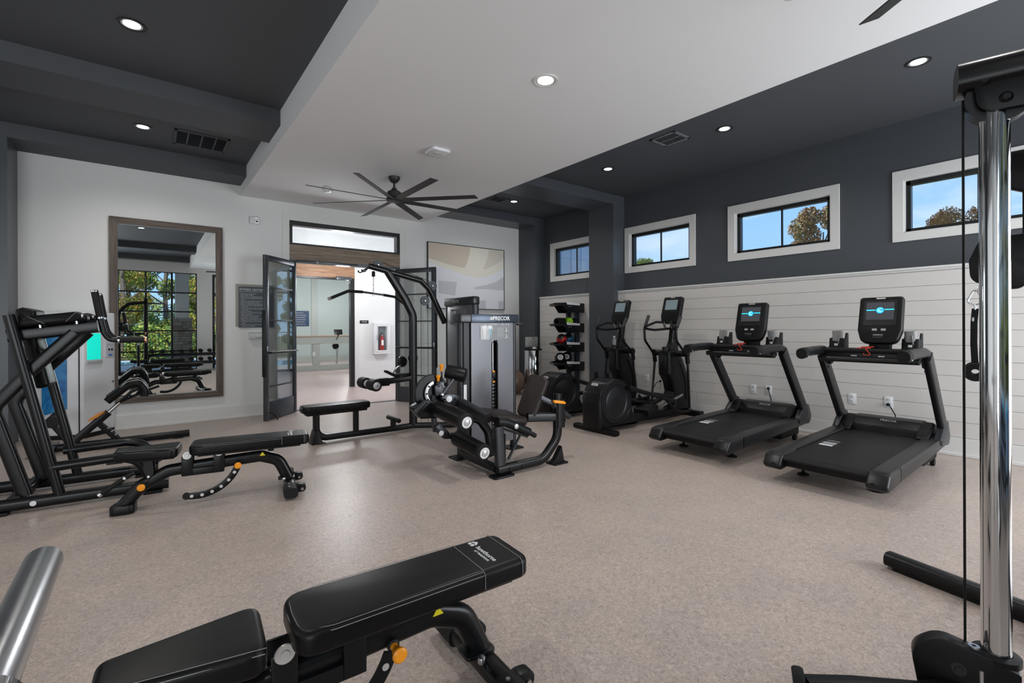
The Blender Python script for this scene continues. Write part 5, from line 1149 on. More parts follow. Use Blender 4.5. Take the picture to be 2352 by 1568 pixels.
        G().box((1.09, s * 0.16, 0.37 if s < 0 else 0.23), (0.03, 0.15, 0.07), 0.01, Matrix.Rotation(R_(10), 3, 'Y')).obj('toe_stop', blk3, p)
        G().sweep([(0.72, s * 0.08, 0.14), (1.50, s * 0.08, 0.32)], rect(0.085, 0.035, 0.006), 0, (0, 1, 0)).obj('ramp_rail', steel if s < 0 else blk2, t)
    G().box((0.80, 0, 0.16), (0.24, 0.26, 0.10), 0.02, Matrix.Rotation(R_(-13), 3, 'Y')).obj('ramp_carriage', blk3, t)
    return t
make_elliptical('elliptical trainer beside the treadmills, its drum facing the room', (4.62, 4.02, 0))
make_elliptical('elliptical trainer next to the ball rack, partly hidden by the leg machine', (4.70, 5.02, 0))
b = thing('water_bottle', 'clear plastic bottle in the cup holder of the elliptical by the ball rack', 'bottle', (5.95, 5.02, 0.957))
G().lathe([(0, 0), (0.030, 0), (0.032, 0.02), (0.032, 0.13), (0.015, 0.165), (0.015, 0.18), (0, 0.18)]).obj('body', mat('clear_plastic', (0.6, 0.62, 0.64), 0.1, trans=0.6), b)
G().lathe([(0.017, 0.175), (0.017, 0.195), (0, 0.195)]).obj('cap', white_p, b)

# ================================================================== BALL RACK BAY
t = thing('ball_rack', 'black wall mounted rack with four shelves for balls and foam rollers', 'rack', (XR, 6.1, 0))
shz = (1.70, 1.335, 0.985, 0.635)
def shx(x): return x - XR
for z in shz:
    s = G().ext([(-0.70, 0.02), (-0.05, 0.02), (-0.05, 0.41), (-0.46, 0.41)], (0, 0, z - 0.006), (1, 0, 0), (0, 1, 0), 0.012, 0.003).obj('shelf', blk2, t)
    G().ext(rpoly([(-0.76, 0.02), (-0.48, 0.035), (-0.465, 0.03), (-0.06, 0.03), (0.0, 0.03), (0.0, -0.14), (-0.36, -0.14), (-0.53, -0.02), (-0.74, -0.02)], [0.01, 0.01, 0.0, 0.0, 0.01, 0.01, 0.01, 0.01, 0.01]), (0, 0.0, z), (1, 0, 0), (0, 0, 1), 0.008, 0.001).obj('bracket', black_fr, s)
    G().ext(rpoly([(-0.46, 0.02), (-0.30, 0.035), (0.0, 0.03), (0.0, -0.14), (-0.25, -0.14), (-0.35, -0.02), (-0.45, -0.02)], 0.01), (0, 0.42, z), (1, 0, 0), (0, 0, 1), 0.008, 0.001).obj('bracket', black_fr, s)
    G().ext([(-0.44, 0.0), (-0.12, -0.01), (-0.12, 0.026), (-0.46, 0.05)], (0, -0.006, z), (1, 0, 0), (0, 0, 1), 0.004).obj('label_strip', white_print, s)
    for k in range(3): G().cyl((-0.40 + k * 0.03, -0.004, z - 0.035), (-0.40 + k * 0.03, -0.007, z - 0.035), 0.007, n=8).obj('rivet', alu, s)
    G().sweep([(-0.73, 0.01, z + 0.004), (-0.46, 0.42, z + 0.004)], rect(0.035, 0.03, 0.006), 0, (0, 0, 1)).obj('lip', charc, s)
for y in (0.08, 0.30): G().bb(-0.12, -0.04, y, y + 0.06, 0.02, 1.70, 0.004).obj('rail', mat('blue_black_post', (0.02, 0.026, 0.045), 0.35), t)
for y in (0.08, 0.30): G().bb(-0.30, 0.0, y, y + 0.06, 0.0, 0.03, 0.004).obj('rail_foot', blk2, t)
def rack_roller(label, x, z, r, m, y=6.35, L=0.42, d=(0, 1, 0), hollow=True):
    t = thing('foam_roller', label, 'foam roller', (x, y, z), 0, 'foam rollers on the ball rack')
    d = Vector(d).normalized(); a = -d * L / 2
    prof = [(r - 0.022, 0.0), (r - 0.005, 0), (r, 0.006), (r, L - 0.006), (r - 0.005, L), (r - 0.022, L), (r - 0.022, 0)] if hollow else [(0, 0), (r - 0.005, 0), (r, 0.006), (r, L - 0.006), (r - 0.005, L), (0, L)]
    b = G().lathe(prof, a, d, 28).obj('foam', m, t)
    g = G()
    e1 = d.orthogonal().normalized(); e2 = d.cross(e1)
    for k in range(14):
        for j in range(7):
            an = 2 * PI * k / 14; g.box(a + d * (0.03 + j * (L - 0.06) / 6) + (e1 * math.cos(an) + e2 * math.sin(an)) * r, (0.012, 0.012, 0.012), 0)
    g.obj('studs', m, t, smooth=False, kind='stuff')
green = mat('lime_foam', (0.27, 0.60, 0.01), 0.5)
SH2 = shz[1]
rack_roller('black ribbed foam roller lying across the second shelf of the rack', 5.93, SH2 + 0.062, 0.062, blk3, 6.24, 0.38, (0.90, 0.42, 0))
rack_roller('lime green foam roller on the second shelf', 6.135, SH2 + 0.066, 0.064, green, 6.31, 0.30, (0.25, 1, 0), False)
rack_roller('dark foam roller behind the green one on the second shelf', 6.27, SH2 + 0.062, 0.058, blk2, 6.31, 0.30, (0.0, 1, 0), True)
def ball(name, label, x, y, z, r, c1, c2, grp='medicine balls on the ball rack', patch=True):
    t = thing(name, label, 'ball', (x, y, z + r), random.uniform(0, 3), grp)
    m = bpy.data.materials.new('ball_' + label[:6].strip()); m.use_nodes = True; tt = m.node_tree; bb_ = tt.nodes['Principled BSDF']
    tcn = N(tt, 'ShaderNodeTexCoord'); v = N(tt, 'ShaderNodeTexNoise'); v.inputs['Scale'].default_value = 1.1 / r * 0.12 * 7; v.inputs['Detail'].default_value = 0
    cr_ = N(tt, 'ShaderNodeValToRGB'); cr_.color_ramp.interpolation = 'CONSTANT'; cr_.color_ramp.elements[0].color = (*c2, 1); cr_.color_ramp.elements[1].color = (*c1, 1); cr_.color_ramp.elements[1].position = 0.47
    tt.links.new(tcn.outputs['Object'], v.inputs[0]); tt.links.new(v.outputs['Fac'], cr_.inputs[0]); tt.links.new(cr_.outputs[0], bb_.inputs['Base Color']); bb_.inputs['Roughness'].default_value = 0.35
    G().sph((0, 0, 0), r, 32).obj('ball_skin', m, t)
    if patch:
        dd = Vector((-0.62, -0.75, 0.25)).normalized(); dd = Matrix.Rotation(-t.rotation_euler.z, 3, 'Z') @ dd
        p = G().lathe([(0, 0.002), (r * 0.25, -0.002 + 0.0), (r * 0.48, -r * 0.10), (r * 0.5, -r * 0.13)], dd * (r + 0.001), dd, 24).obj('round_patch', white_print, t)
        q = G()
        for an in (0, 1.3, 2.6, 3.9, 5.2):
            e1 = dd.orthogonal().normalized(); e2 = dd.cross(e1); q.sph(dd * (r + 0.0) + (e1 * math.cos(an) + e2 * math.sin(an)) * r * 0.2, r * 0.09, 8, (1, 1, 1))
        q.obj('patch_marks', blk3, p)
    return t
ball('medicine_ball', 'red and black medicine ball on the third shelf', 5.99, 6.28, shz[2], 0.095, (0.55, 0.02, 0.025), (0.012, 0.012, 0.012), patch=False)
ball('medicine_ball', 'blue and black medicine ball on the third shelf', 6.185, 6.31, shz[2], 0.095, (0.01, 0.16, 0.32), (0.012, 0.012, 0.012), patch=False)
ball('medicine_ball', 'black medicine ball with a white disc on the bottom shelf', 5.94, 6.27, shz[3], 0.10, (0.012, 0.012, 0.012), (0.010, 0.010, 0.010))
ball('medicine_ball', 'black medicine ball behind the white disc ball on the bottom shelf', 6.15, 6.32, shz[3], 0.10, (0.012, 0.012, 0.012), (0.010, 0.010, 0.010))
eb = thing('exercise_ball', 'big bronze ribbed exercise ball standing in the back right corner', 'ball', (5.65, 7.30, 0.24))
pr = []
for k in range(41):
    a = -PI / 2 + PI * k / 40; rr2 = 0.24 + (0.0022 if k % 2 else 0); pr.append((max(0, rr2 * math.cos(a)), rr2 * math.sin(a)))
G().lathe(pr, n=48).obj('ball_skin', mat('bronze_rubber', (0.16, 0.105, 0.075), 0.32), eb, ang=80)
G().cyl((0, -0.235, 0.02), (0, -0.243, 0.02), 0.008, n=10).obj('valve_plug', blk3, eb)
bn_ = thing('waste_bin', 'cylindrical polished steel waste bin in the corner beside the rack', 'bin', (6.02, 7.12, 0))
G().lathe([(0.0, 0.02), (0.165, 0.02), (0.17, 0.03), (0.17, 0.85), (0.165, 0.86), (0.15, 0.87), (0.11, 0.87), (0.11, 0.80), (0, 0.80)], n=40).obj('body', chrome, bn_)
G().lathe([(0.174, 0), (0.174, 0.03), (0.16, 0.035), (0, 0.035)], n=40).obj('base_ring', blk3, bn_); G().lathe([(0.172, 0.845), (0.172, 0.872), (0.168, 0.875), (0.10, 0.868)], n=40).obj('rim', blk3, bn_)
g = G(); g.sph((0.02, -0.02, 0.875), 0.05, 10, (1.1, 0.8, 0.75)); o = g.obj('bin_liner', white_print, bn_)
sp = thing('wipe_dispenser', 'pale grey box dispenser mounted on the dark corner wall above the bin', 'dispenser', (6.14, 7.34, 1.0))
G().bb(-0.13, 0.145, -0.06, 0.02, -0.10, 0.10, 0.012).obj('body', mat('pale_grey_plastic', (0.42, 0.42, 0.42), 0.4), sp); G().box((0.02, -0.062, 0.085), (0.03, 0.006, 0.02), 0.003).obj('latch', charc, sp)
sp2 = thing('hand_sanitizer', 'small black round ended handle at the right side of the leg machine housing', 'hanger', (3.21, 4.03, 1.33))
G().sweep([(-0.03, 0, 0), (0.03, 0, 0)], 0.012).obj('pin', gry, sp2); G().sph((0.04, 0, 0), 0.018, 10).obj('knob', gry, sp2)
sp2['label'] = 'small grey adjusting knob sticking out beside the leg machine cap'; sp2['category'] = 'knob'; sp2.name = 'side_knob'

# ================================================================== FUNCTIONAL TRAINER (right edge)
t = thing('cable_trainer', 'functional cable trainer with a polished chrome column at the right edge', 'exercise machine', (2.27, 0.27, 0))
Tp = lambda x, y, z: (x - 2.27, y - 0.27, z)
G().cyl((0, 0, 0.19), (0, 0, 2.04), 0.0385, n=40, caps=True).obj('chrome_column', chrome, t)
G().lathe([(0.0, 0.0), (0.052, 0.0), (0.052, 0.17), (0.062, 0.175), (0.062, 0.195), (0.040, 0.20)], (0, 0, 0), n=32).obj('column_socket', blk2, t)
ud = Vector((-0.27, 0.963, 0)); n_ud = Vector((0.963, 0.27, 0))
G().sweep([ud * 0.095 + Vector((0, 0, 2.145)), -ud * 1.5 + Vector((0, 0, 2.145))], rect(0.13, 0.10, 0.035, 4), 0, n_ud).obj('top_beam', blk, t)
G().ext(rpoly([(-1.0, -0.06), (0.045, -0.06), (0.06, 0.08), (-1.0, 0.08)], [0.0, 0.05, 0.01, 0.0], 5), n_ud * -0.045 + Vector((0, 0, 2.07)), ud, (0, 0, 1), 0.012, 0.002).ext(rpoly([(-1.0, -0.06), (0.045, -0.06), (0.06, 0.08), (-1.0, 0.08)], [0.0, 0.05, 0.01, 0.0], 5), n_ud * 0.045 + Vector((0, 0, 2.07)), ud, (0, 0, 1), 0.012, 0.002).obj('pulley_bracket', blk2, t)
G().lathe([(0, -0.03), (0.088, -0.03), (0.088, 0.03), (0, 0.03)], ud * -0.012 + Vector((0, 0, 2.065)), n_ud, 32).obj('top_pulley', black_fr, t)
for (s_, z) in ((0.03, 2.115), (-0.02, 2.045)): G().lathe([(0, 0.010), (0.010, 0.010), (0.014, 0.004), (0.018, 0.0)], n_ud * -0.052 + ud * s_ + Vector((0, 0, z)), -n_ud, 16).obj('bolt', blk2, t)
cb = ud * 0.077
G().sweep([cb + Vector((0, 0, 2.08)), cb + Vector((0, 0, 0.16))], 0.0038).obj('cable', blk3, t)
# lower pulley cover and base
G().ext(rpoly([(0.205, 0.02), (0.228, 0.16), (0.15, 0.225), (0.02, 0.195), (-0.05, 0.17), (-0.05, 0.02)], [0.03, 0.08, 0.08, 0.02, 0.01, 0.01], 6), n_ud * -0.03, ud, (0, 0, 1), 0.06, 0.006).obj('lower_pulley_cover', blk2, t)
G().lathe([(0, 0.006), (0.010, 0.006), (0.012, 0.001), (0.020, 0.001), (0.022, -0.002)], n_ud * -0.062 + ud * 0.10 + Vector((0, 0, 0.13)), -n_ud, 20).obj('pulley_bolt', gry, t)
G().lathe([(0.006, 0.0), (0.006, 0.004), (0.016, 0.004), (0.018, -0.01), (0.0, -0.01)], ud * 0.058 + n_ud * -0.025 + Vector((0, 0, 0.205)), (0, 0, 1), 20).obj('steel_bushing', steel, t)
G().cyl(ud * 0.045 + n_ud * -0.06 + Vector((0, 0, 0.05)), ud * 0.045 + n_ud * -0.06 + Vector((0, 0, 0.15)), 0.007).obj('threaded_rod', steel, t)
G().sweep([ud * 0.1 + Vector((0, 0, 0.045)), -ud * 1.6 + Vector((0, 0, 0.045))], rect(0.10, 0.08, 0.02, 3), 0, n_ud).obj('base_beam', blk, t)
G().sweep([Tp(3.17, 0.79, 0.045), Tp(3.02, 0.10, 0.045), Tp(2.8, -0.9, 0.045)], rect(0.085, 0.07, 0.028, 4), 0, (1, 0, 0)).obj('stabiliser_leg', blk, t)
G().sweep([Tp(3.16, 0.755, 0.01), Tp(2.8, -0.9, 0.01)], rect(0.06, 0.02, 0.004), 0, (1, 0, 0)).obj('leg_rubber', blk3, t)
G().sweep([Tp(2.8, -0.85, 0.05), Tp(2.7, -1.3, 0.05)], rect(0.09, 0.08, 0.02), 0, (1, 0, 0)).obj('cross_beam', blk, t)
G().sweep([-ud * 1.5 + Vector((0, 0, 0.05)), -ud * 1.5 + Vector((0, 0, 2.14))], rect(0.09, 0.12, 0.02), 0, n_ud).obj('rear_column', blk, t)
# low accessory foot in the bottom corner: a pivoting pulley with its strap
G().sweep([Tp(1.815, 0.685, 0.04), Tp(1.95, 0.58, 0.035), Tp(2.10, 0.42, 0.04), Tp(2.18, 0.36, 0.05)], rect(0.07, 0.07, 0.022, 4), 0.03, (0, 0, 1)).obj('lower_arm', blk2, t)
G().lathe([(0, -0.018), (0.045, -0.018), (0.05, -0.01), (0.05, 0.01), (0.045, 0.018), (0, 0.018)], Tp(1.80, 0.70, 0.055), (0.45, -0.85, 0.1), 24).obj('lower_pulley', blk3, t)
# carriage with the second pulley behind the column (carriage slides on a second chrome column out of frame)
c2 = Vector((2.90, 0.29, 0)) - Vector((2.27, 0.27, 0)); RR = Vector((0.10, -0.995, 0))
G().cyl(c2 + RR * 0.13 + Vector((0.03, 0.04, 0.1)), c2 + RR * 0.13 + Vector((0.03, 0.04, 2.15)), 0.03, n=28).obj('inner_column', chrome, t)
G().sweep([c2 + RR * 0.13 + Vector((0.03, 0.04, 0.05)), -ud * 1.4 + Vector((0, 0, 0.05))], rect(0.09, 0.08, 0.02), 0, (0, 0, 1)).obj('side_beam', blk, t)
G().sweep([c2 + RR * 0.13 + Vector((0.03, 0.04, 2.12)), -ud * 1.4 + Vector((0, 0, 2.12))], rect(0.09, 0.08, 0.02), 0, (0, 0, 1)).obj('side_beam', blk, t)
G().ext(rpoly([(-0.135, 0.03), (-0.13, -0.06), (-0.04, -0.10), (0.03, -0.105), (0.055, -0.03), (0.14, -0.02), (0.14, 0.13), (-0.10, 0.12)], [0.05, 0.05, 0.05, 0.04, 0.02, 0.0, 0.0, 0.04], 5), c2 + Vector((0, 0, 1.555)), RR, (0, 0, 1), 0.05, 0.006).obj('pulley_carriage', blk2, t)
G().ext(rpoly([(-0.02, -0.05), (0.06, -0.09), (0.14, -0.07), (0.14, 0.10), (-0.08, 0.10), (-0.06, 0.0)], 0.03), c2 + Vector((0, 0, 1.93)), RR, (0, 0, 1), 0.05, 0.01).obj('upper_guard', blk2, t)
G().sweep([c2 + RR * 0.03 + Vector((0, 0, 1.9)), c2 + RR * 0.03 + Vector((0, 0, 1.6))], 0.003).obj('cable', blk3, t)
G().box(c2 + RR * 0.05 + Vector((-0.03, -0.03, 1.675)), (0.04, 0.04, 0.015), 0.004).obj('chrome_pin', chrome, t)
# single handle clipped to it
h = thing('strap_handle', 'black strap handle hanging from a steel carabiner beside the chrome column', 'handle', (2.77, 0.389, 1.3))
hx = Vector((0.0, 0.0, 0.0)); RR = Vector((0.14, -0.99, 0))
hp = lambda s_, z: hx + RR * s_ + Vector((0, 0, z - 1.3))
G().sweep([hp(0.055, 1.515), hp(0.035, 1.48)], 0.013).obj('cable_stop', blk3, h)
G().sweep([hp(0.045, 1.495), hp(0.005, 1.445)], 0.009).obj('chain_sleeve', steel, h)
P = [hp(-0.005, 1.445), hp(-0.021, 1.41), hp(-0.020, 1.395), hp(0.0, 1.383), hp(0.021, 1.395), hp(0.022, 1.41), hp(0.008, 1.445), hp(-0.005, 1.445)]
G().sweep(P, 0.0032, 0.008, (0.99, 0.14, 0)).obj('carabiner', chrome, h)
G().sweep([hp(0.0, 1.388), hp(0.001, 1.365)], 0.004).obj('ring', chrome, h)
G().sweep([hp(0.001, 1.37), hp(-0.003, 1.31), hp(-0.004, 1.22), hp(0.0, 1.12)], rect(0.006, 0.022, 0.002), 0.02, (0.99, 0.14, 0), scale=None).obj('strap', blk3, h)
G().box(hp(-0.006, 1.325), (0.008, 0.008, 0.02), 0.002).obj('buckle', steel, h)
ha = Vector((0.99, 0.14, 0))
G().lathe([(0.013, -0.06), (0.036, -0.06), (0.038, -0.052), (0.020, -0.045), (0.017, 0), (0.020, 0.045), (0.038, 0.052), (0.036, 0.06), (0.013, 0.06), (0.013, -0.06)], hp(0.0, 1.105), ha, 28).obj('grip', blk3, h)

# chrome barbell on a pair of stands just left of the camera
t = thing('barbell', 'chrome barbell end poking in at the lower left corner, very close', 'barbell', (-0.135, 0.0, 0.918))
def sleeve(sg):
    q = G().lathe([(0, 0), (0.020, 0), (0.0235, 0.003), (0.025, 0.008), (0.025, 0.40), (0, 0.40)], (0, sg * 1.095, 0), (0, -sg, 0), 40).obj('sleeve', steel, t)
    G().lathe([(0, 0), (0.038, 0), (0.038, 0.03), (0, 0.03)], (0, sg * 0.695, 0), (0, -sg, 0), 32).obj('collar', chrome, t)
sleeve(1); sleeve(-1)
G().cyl((0, -0.67, 0), (0, 0.67, 0), 0.014).obj('shaft', steel, t)
for y in (0.42, -0.42):
    t = thing('bar_stand', 'black upright stand carrying the barbell, outside the picture', 'stand', (-0.135, y, 0), 0, 'barbell stands')
    G().sweep([(-0.02, 0, 0.03), (-0.02, 0, 0.90)], rect(0.05, 0.05, 0.008), 0, (0, 1, 0)).obj('post', blk, t)
    G().sweep([(-0.045, 0, 0.95), (-0.035, 0, 0.90), (0.035, 0, 0.90), (0.045, 0, 0.95)], rect(0.04, 0.008, 0.002), 0, (0, 1, 0)).obj('cradle', blk, t)
    G().bb(-0.2, 0.12, -0.04, 0.04, 0, 0.04, 0.006).obj('foot', blk, t)

# ================================================================== WALL THINGS
t = thing('wall_mirror', 'large rectangular mirror in a dark oak frame on the left of the back wall', 'mirror', (0.25, YB, 0))
mx0, mx1, mz0, mz1 = -0.365 - 0.25, 0.867 - 0.25, 0.336, 2.73; fwid = 0.083; dfr = 0.045
for nm, a in (('left', ((mx0, mz0), (mx0 + fwid, mz0 + fwid), (mx0 + fwid, mz1 - fwid), (mx0, mz1))), ('right', ((mx1 - fwid, mz0 + fwid), (mx1, mz0), (mx1, mz1), (mx1 - fwid, mz1 - fwid)))):
    G().ext(list(a), (0, -dfr / 2, 0), (1, 0, 0), (0, 0, 1), dfr, 0.002).obj('frame_stile', walnut_v, t)
for a in (((mx0, mz1), (mx0 + fwid, mz1 - fwid), (mx1 - fwid, mz1 - fwid), (mx1, mz1)), ((mx0, mz0), (mx1, mz0), (mx1 - fwid, mz0 + fwid), (mx0 + fwid, mz0 + fwid))):
    G().ext(list(a), (0, -dfr / 2, 0), (1, 0, 0), (0, 0, 1), dfr, 0.002).obj('frame_rail', walnut_h, t)
G().bb(mx0 + fwid - 0.005, mx1 - fwid + 0.005, -0.022, -0.016, mz0 + fwid - 0.005, mz1 - fwid + 0.005).obj('mirror_glass', mirror_m, t, smooth=False)
for (a, b, c, d) in ((mx0 + fwid, mx1 - fwid, mz1 - fwid - 0.008, mz1 - fwid), (mx0 + fwid, mx1 - fwid, mz0 + fwid, mz0 + fwid + 0.008)): G().bb(a, b, -0.024, -0.020, c, d).obj('bevel_edge', mat('bright_bevel', (0.85, 0.9, 0.92), 0.15, metal=0.7), t)

t = thing('rules_sign', 'grey fitness center rules sign behind the left door leaf', 'sign', (1.28, YB, 1.62))
G().box((0.0, -0.005, 0.015), (0.50, 0.01, 0.62), 0.002).obj('back_plate', mat('sage_grey_plate', (0.28, 0.28, 0.24), 0.5), t)
G().box((0.02, -0.014, -0.01), (0.47, 0.008, 0.60), 0.002).obj('sign_face', mat('slate_sign', (0.075, 0.09, 0.11), 0.5), t)
text('FITNESS CENTER RULES', 0.042, 'lettering', white_print, t, (0.02, -0.0185, 0.245), ux=(1, 0, 0))
G().box((0.02, -0.019, 0.215), (0.44, 0.001, 0.003)).obj('rule_line', white_print, t)
RULES = ['In case of emergency, dial 911.', 'Hours: 6:00am-11:00pm.', 'Fitness center is for residents and guests only.', 'Guests must be accompanied by a resident at all times', 'facility.', 'Limit use to 30 minutes when others are waiting.', 'Wipe down equipment after each use.', 'Do not drop weights. Return weights to rack after use.',
         'Management assumes no responsibility for items left', 'in the facility.', 'No food, alcohol, glass containers, smoking or vaping', 'is permitted.', 'No pets are allowed.', 'Proper attire and closed toe shoes required at all', 'times in the facility.', 'Children under 16 require an adult.', 'Use equipment at your own risk.', 'Management is not responsible for injury.', 'Management reserves the right to refuse use', 'of the facility to any person in violation of', 'policies.', 'Report any misuse or malfunction to the', 'management immediately.']
for k, s_ in enumerate(RULES): text(s_, 0.0165, 'lettering', white_print, t, (-0.185 + (0.012 if s_[0].islower() else 0), -0.0185, 0.185 - k * 0.0215), ux=(1, 0, 0), align='LEFT', depth=0.0003)
t = thing('exit_light', 'clear boxed emergency light under the rules sign', 'emergency light', (1.31, YB, 1.19))
G().box((0, -0.03, 0), (0.24, 0.06, 0.10), 0.012).obj('housing', mat('pale_housing', (0.55, 0.55, 0.55), 0.3), t)
G().box((0.04, -0.075, 0), (0.14, 0.04, 0.06), 0.015, seg=3).obj('lens', mat('frosted_lens', (0.6, 0.6, 0.6), 0.15), t)
G().sweep([(-0.12, -0.06, 0.045), (0.12, -0.06, 0.045), (0.12, -0.06, -0.045), (-0.12, -0.06, -0.045), (-0.12, -0.06, 0.045)], 0.004, 0.01, (0, 1, 0)).obj('wire_guard', alu, t)
t = thing('strobe_alarm', 'small white fire alarm strobe high on the wall right of the mirror', 'alarm', (1.276, YB, 2.897))
G().box((0, -0.02, 0), (0.125, 0.04, 0.11), 0.008).obj('housing', white_p, t); G().box((0, -0.045, 0.035), (0.09, 0.015, 0.025), 0.005).obj('strobe_lens', alu, t); G().cyl((0.03, -0.04, -0.02), (0.03, -0.044, -0.02), 0.012, n=14).obj('speaker', charc, t)
# framed abstract art
t = thing('framed_artwork', 'large framed abstract picture of pale tan curves on the back wall', 'picture', (4.99, YB, 2.27))
aw, ah = 1.76, 1.235
G().box((0, -0.02, 0), (aw - 0.02, 0.03, ah - 0.02), 0).obj('canvas', mat('art_cream', (0.74, 0.72, 0.64), 0.7), t, smooth=False)
g = G(); fr_ = 0.012
g.bb(-aw / 2, aw / 2, -0.045, 0, ah / 2 - fr_, ah / 2); g.bb(-aw / 2, aw / 2, -0.045, 0, -ah / 2, -ah / 2 + fr_); g.bb(-aw / 2, -aw / 2 + fr_, -0.045, 0, -ah / 2, ah / 2); g.bb(aw / 2 - fr_, aw / 2, -0.045, 0, -ah / 2, ah / 2)
g.obj('picture_frame', mat('dark_thin_frame', (0.035, 0.032, 0.028), 0.4), t, smooth=False)
A_ = lambda pts, m, nm='painted_shape', dep=0.037: G().ext([((u - 0.5) * (aw - 0.03), (0.5 - v) * (ah - 0.03)) for u, v in pts], (0, -dep, 0), (1, 0, 0), (0, 0, 1), 0.002).obj(nm, m, t, smooth=False)
tan_ = mat('art_tan', (0.60, 0.53, 0.45), 0.7); tan2 = mat('art_greige', (0.62, 0.59, 0.53), 0.7); lil = mat('art_grey_lilac', (0.56, 0.56, 0.62), 0.7); pale_ = mat('art_pale', (0.74, 0.76, 0.82), 0.7)
A_([(0.0, 0.30), (0.15, 0.36), (0.45, 0.46), (0.65, 0.50), (0.85, 0.42), (1.0, 0.30), (1.0, 1.0), (0, 1.0)], pale_, dep=0.0365)
A_(rpoly([(0.0, 0.0), (0.53, 0.0), (0.52, 0.12), (0.48, 0.28), (0.45, 0.35), (0.25, 0.31), (0.0, 0.24)], 0.03), tan_)
A_(rpoly([(0.79, 0.0), (1.0, 0.02), (1.0, 0.12), (0.88, 0.25), (0.69, 0.37), (0.75, 0.22)], 0.03), tan2)
A_(rpoly([(0.58, 0.65), (0.75, 0.60), (0.90, 0.53), (1.0, 0.43), (1.0, 0.68), (0.75, 0.67), (0.58, 0.68)], 0.02), lil)
A_([(0.12, 0.58), (0.35, 0.58), (0.33, 0.80), (0.12, 0.77)], lil); A_([(0.62, 0.86), (0.74, 0.86), (0.74, 1.0), (0.62, 1.0)], lil); A_([(0.92, 0.86), (1.0, 0.86), (1.0, 1.0), (0.92, 1.0)], lil)
# hall: name plate and extinguisher cabinet
t = thing('room_plate', 'tiny dark room name plate on the hall wall', 'sign', (3.87, Y2, 1.43))
G().box((0, -0.005, 0), (0.20, 0.01, 0.07), 0.002).obj('plate', charc, t); text('FITNESS', 0.032, 'lettering', white_print, t, (0, -0.0105, 0), ux=(1, 0, 0))
t = thing('extinguisher_cabinet', 'white fire extinguisher cabinet with a glass front on the hall wall', 'cabinet', (4.25, Y2, 1.06))
g = G()
for (a, b, c, d) in ((-0.19, 0.19, 0.31, 0.355), (-0.19, 0.19, -0.355, -0.31), (-0.19, -0.10, -0.31, 0.31), (0.10, 0.19, -0.31, 0.31)): g.bb(a, b, -0.11, 0, c, d, 0.003)
g.obj('cabinet_frame', white_p, t); G().bb(-0.10, 0.10, -0.006, -0.001, -0.31, 0.31).obj('cabinet_back', mat('grey_back', (0.30, 0.33, 0.36), 0.5), t)
g = G()
for (a, b, c, d) in ((-0.15, 0.15, 0.27, 0.31), (-0.15, 0.15, -0.31, -0.27), (-0.15, -0.115, -0.27, 0.27), (0.115, 0.15, -0.27, 0.27)): g.bb(a, b, -0.118, -0.108, c, d)
g.obj('door_rim', white_trim, t); G().bb(-0.115, 0.115, -0.113, -0.111, -0.27, 0.27).obj('pane', pane_m, t); G().sweep([(-0.13, -0.115, 0.08), (-0.13, -0.14, 0.06), (-0.13, -0.14, -0.01), (-0.13, -0.115, -0.03)], 0.006).obj('door_pull', steel, t)
t = thing('fire_extinguisher', 'red fire extinguisher inside the white wall cabinet', 'fire extinguisher', (4.25, Y2 - 0.065, 0.76))
G().lathe([(0, 0), (0.046, 0), (0.05, 0.01), (0.05, 0.30), (0.035, 0.34), (0.018, 0.36), (0.018, 0.38), (0, 0.38)]).obj('cylinder', mat('extinguisher_red', (0.42, 0.01, 0.012), 0.3), t)
G().box((0, -0.051, 0.20), (0.05, 0.004, 0.12)).obj('instruction_label', white_print, t); G().sweep([(0.0, 0, 0.38), (0.0, 0, 0.42), (0.05, 0, 0.44)], 0.008).sweep([(0.0, 0, 0.40), (0.05, 0, 0.385)], 0.006).obj('lever', blk3, t)
G().sweep([(0, 0, 0.40), (-0.04, -0.01, 0.40), (-0.055, -0.02, 0.30), (-0.05, -0.02, 0.18)], 0.008, 0.03, (0, 1, 0)).obj('hose', blk3, t); G().lathe([(0.01, 0), (0.012, 0.012), (0, 0.012)], (0, -0.02, 0.37), (0, -1, 0), 12).obj('gauge', alu, t)

# outlets, plugs and cords on the shiplap
def outlet(x, y, z, label, plug=False, duplex=True, dark=False, grp='outlets on the shiplap wall'):
    t = thing('outlet', label, 'outlet', (x, y, z), 0, grp)
    pm_ = charc if dark else white_p
    G().box((-0.003, 0, 0), (0.006, 0.078, 0.122), 0.003).obj('plate', pm_, t)
    for dz in (-0.026, 0.026):
        G().box((-0.007, 0, dz), (0.003, 0.034, 0.03), 0.001).obj('socket', pm_, t)
        if duplex:
            for dy in (-0.007, 0.007): G().box((-0.0090, dy, dz + 0.003), (0.001, 0.0035, 0.011)).obj('slot', blk3, t)
    return t
outlet(XR, 3.03, 0.465, 'outlet beside the farther treadmill upright, nothing plugged in')
outlet(XR, 2.832, 0.467, 'outlet behind the farther treadmill with a black plug', True)
outlet(XR, 1.915, 0.467, 'outlet to the left of the near treadmill cord, nothing plugged in')
outlet(XR, 1.58, 0.468, 'outlet behind the near treadmill with a black plug', True)
outlet(XR, 4.46, 0.472, 'outlet behind the elliptical trainer with a black plug', True)
outlet(XR, 4.72, 0.472, 'outlet between the two elliptical trainers')
outlet(6.27, 5.70, 0.45, 'dark outlet low on the charcoal pilaster, left one', dark=True, grp='dark outlets on the pilaster'); outlet(6.27, 5.45, 0.45, 'dark outlet low on the charcoal pilaster, right one', dark=True, grp='dark outlets on the pilaster')
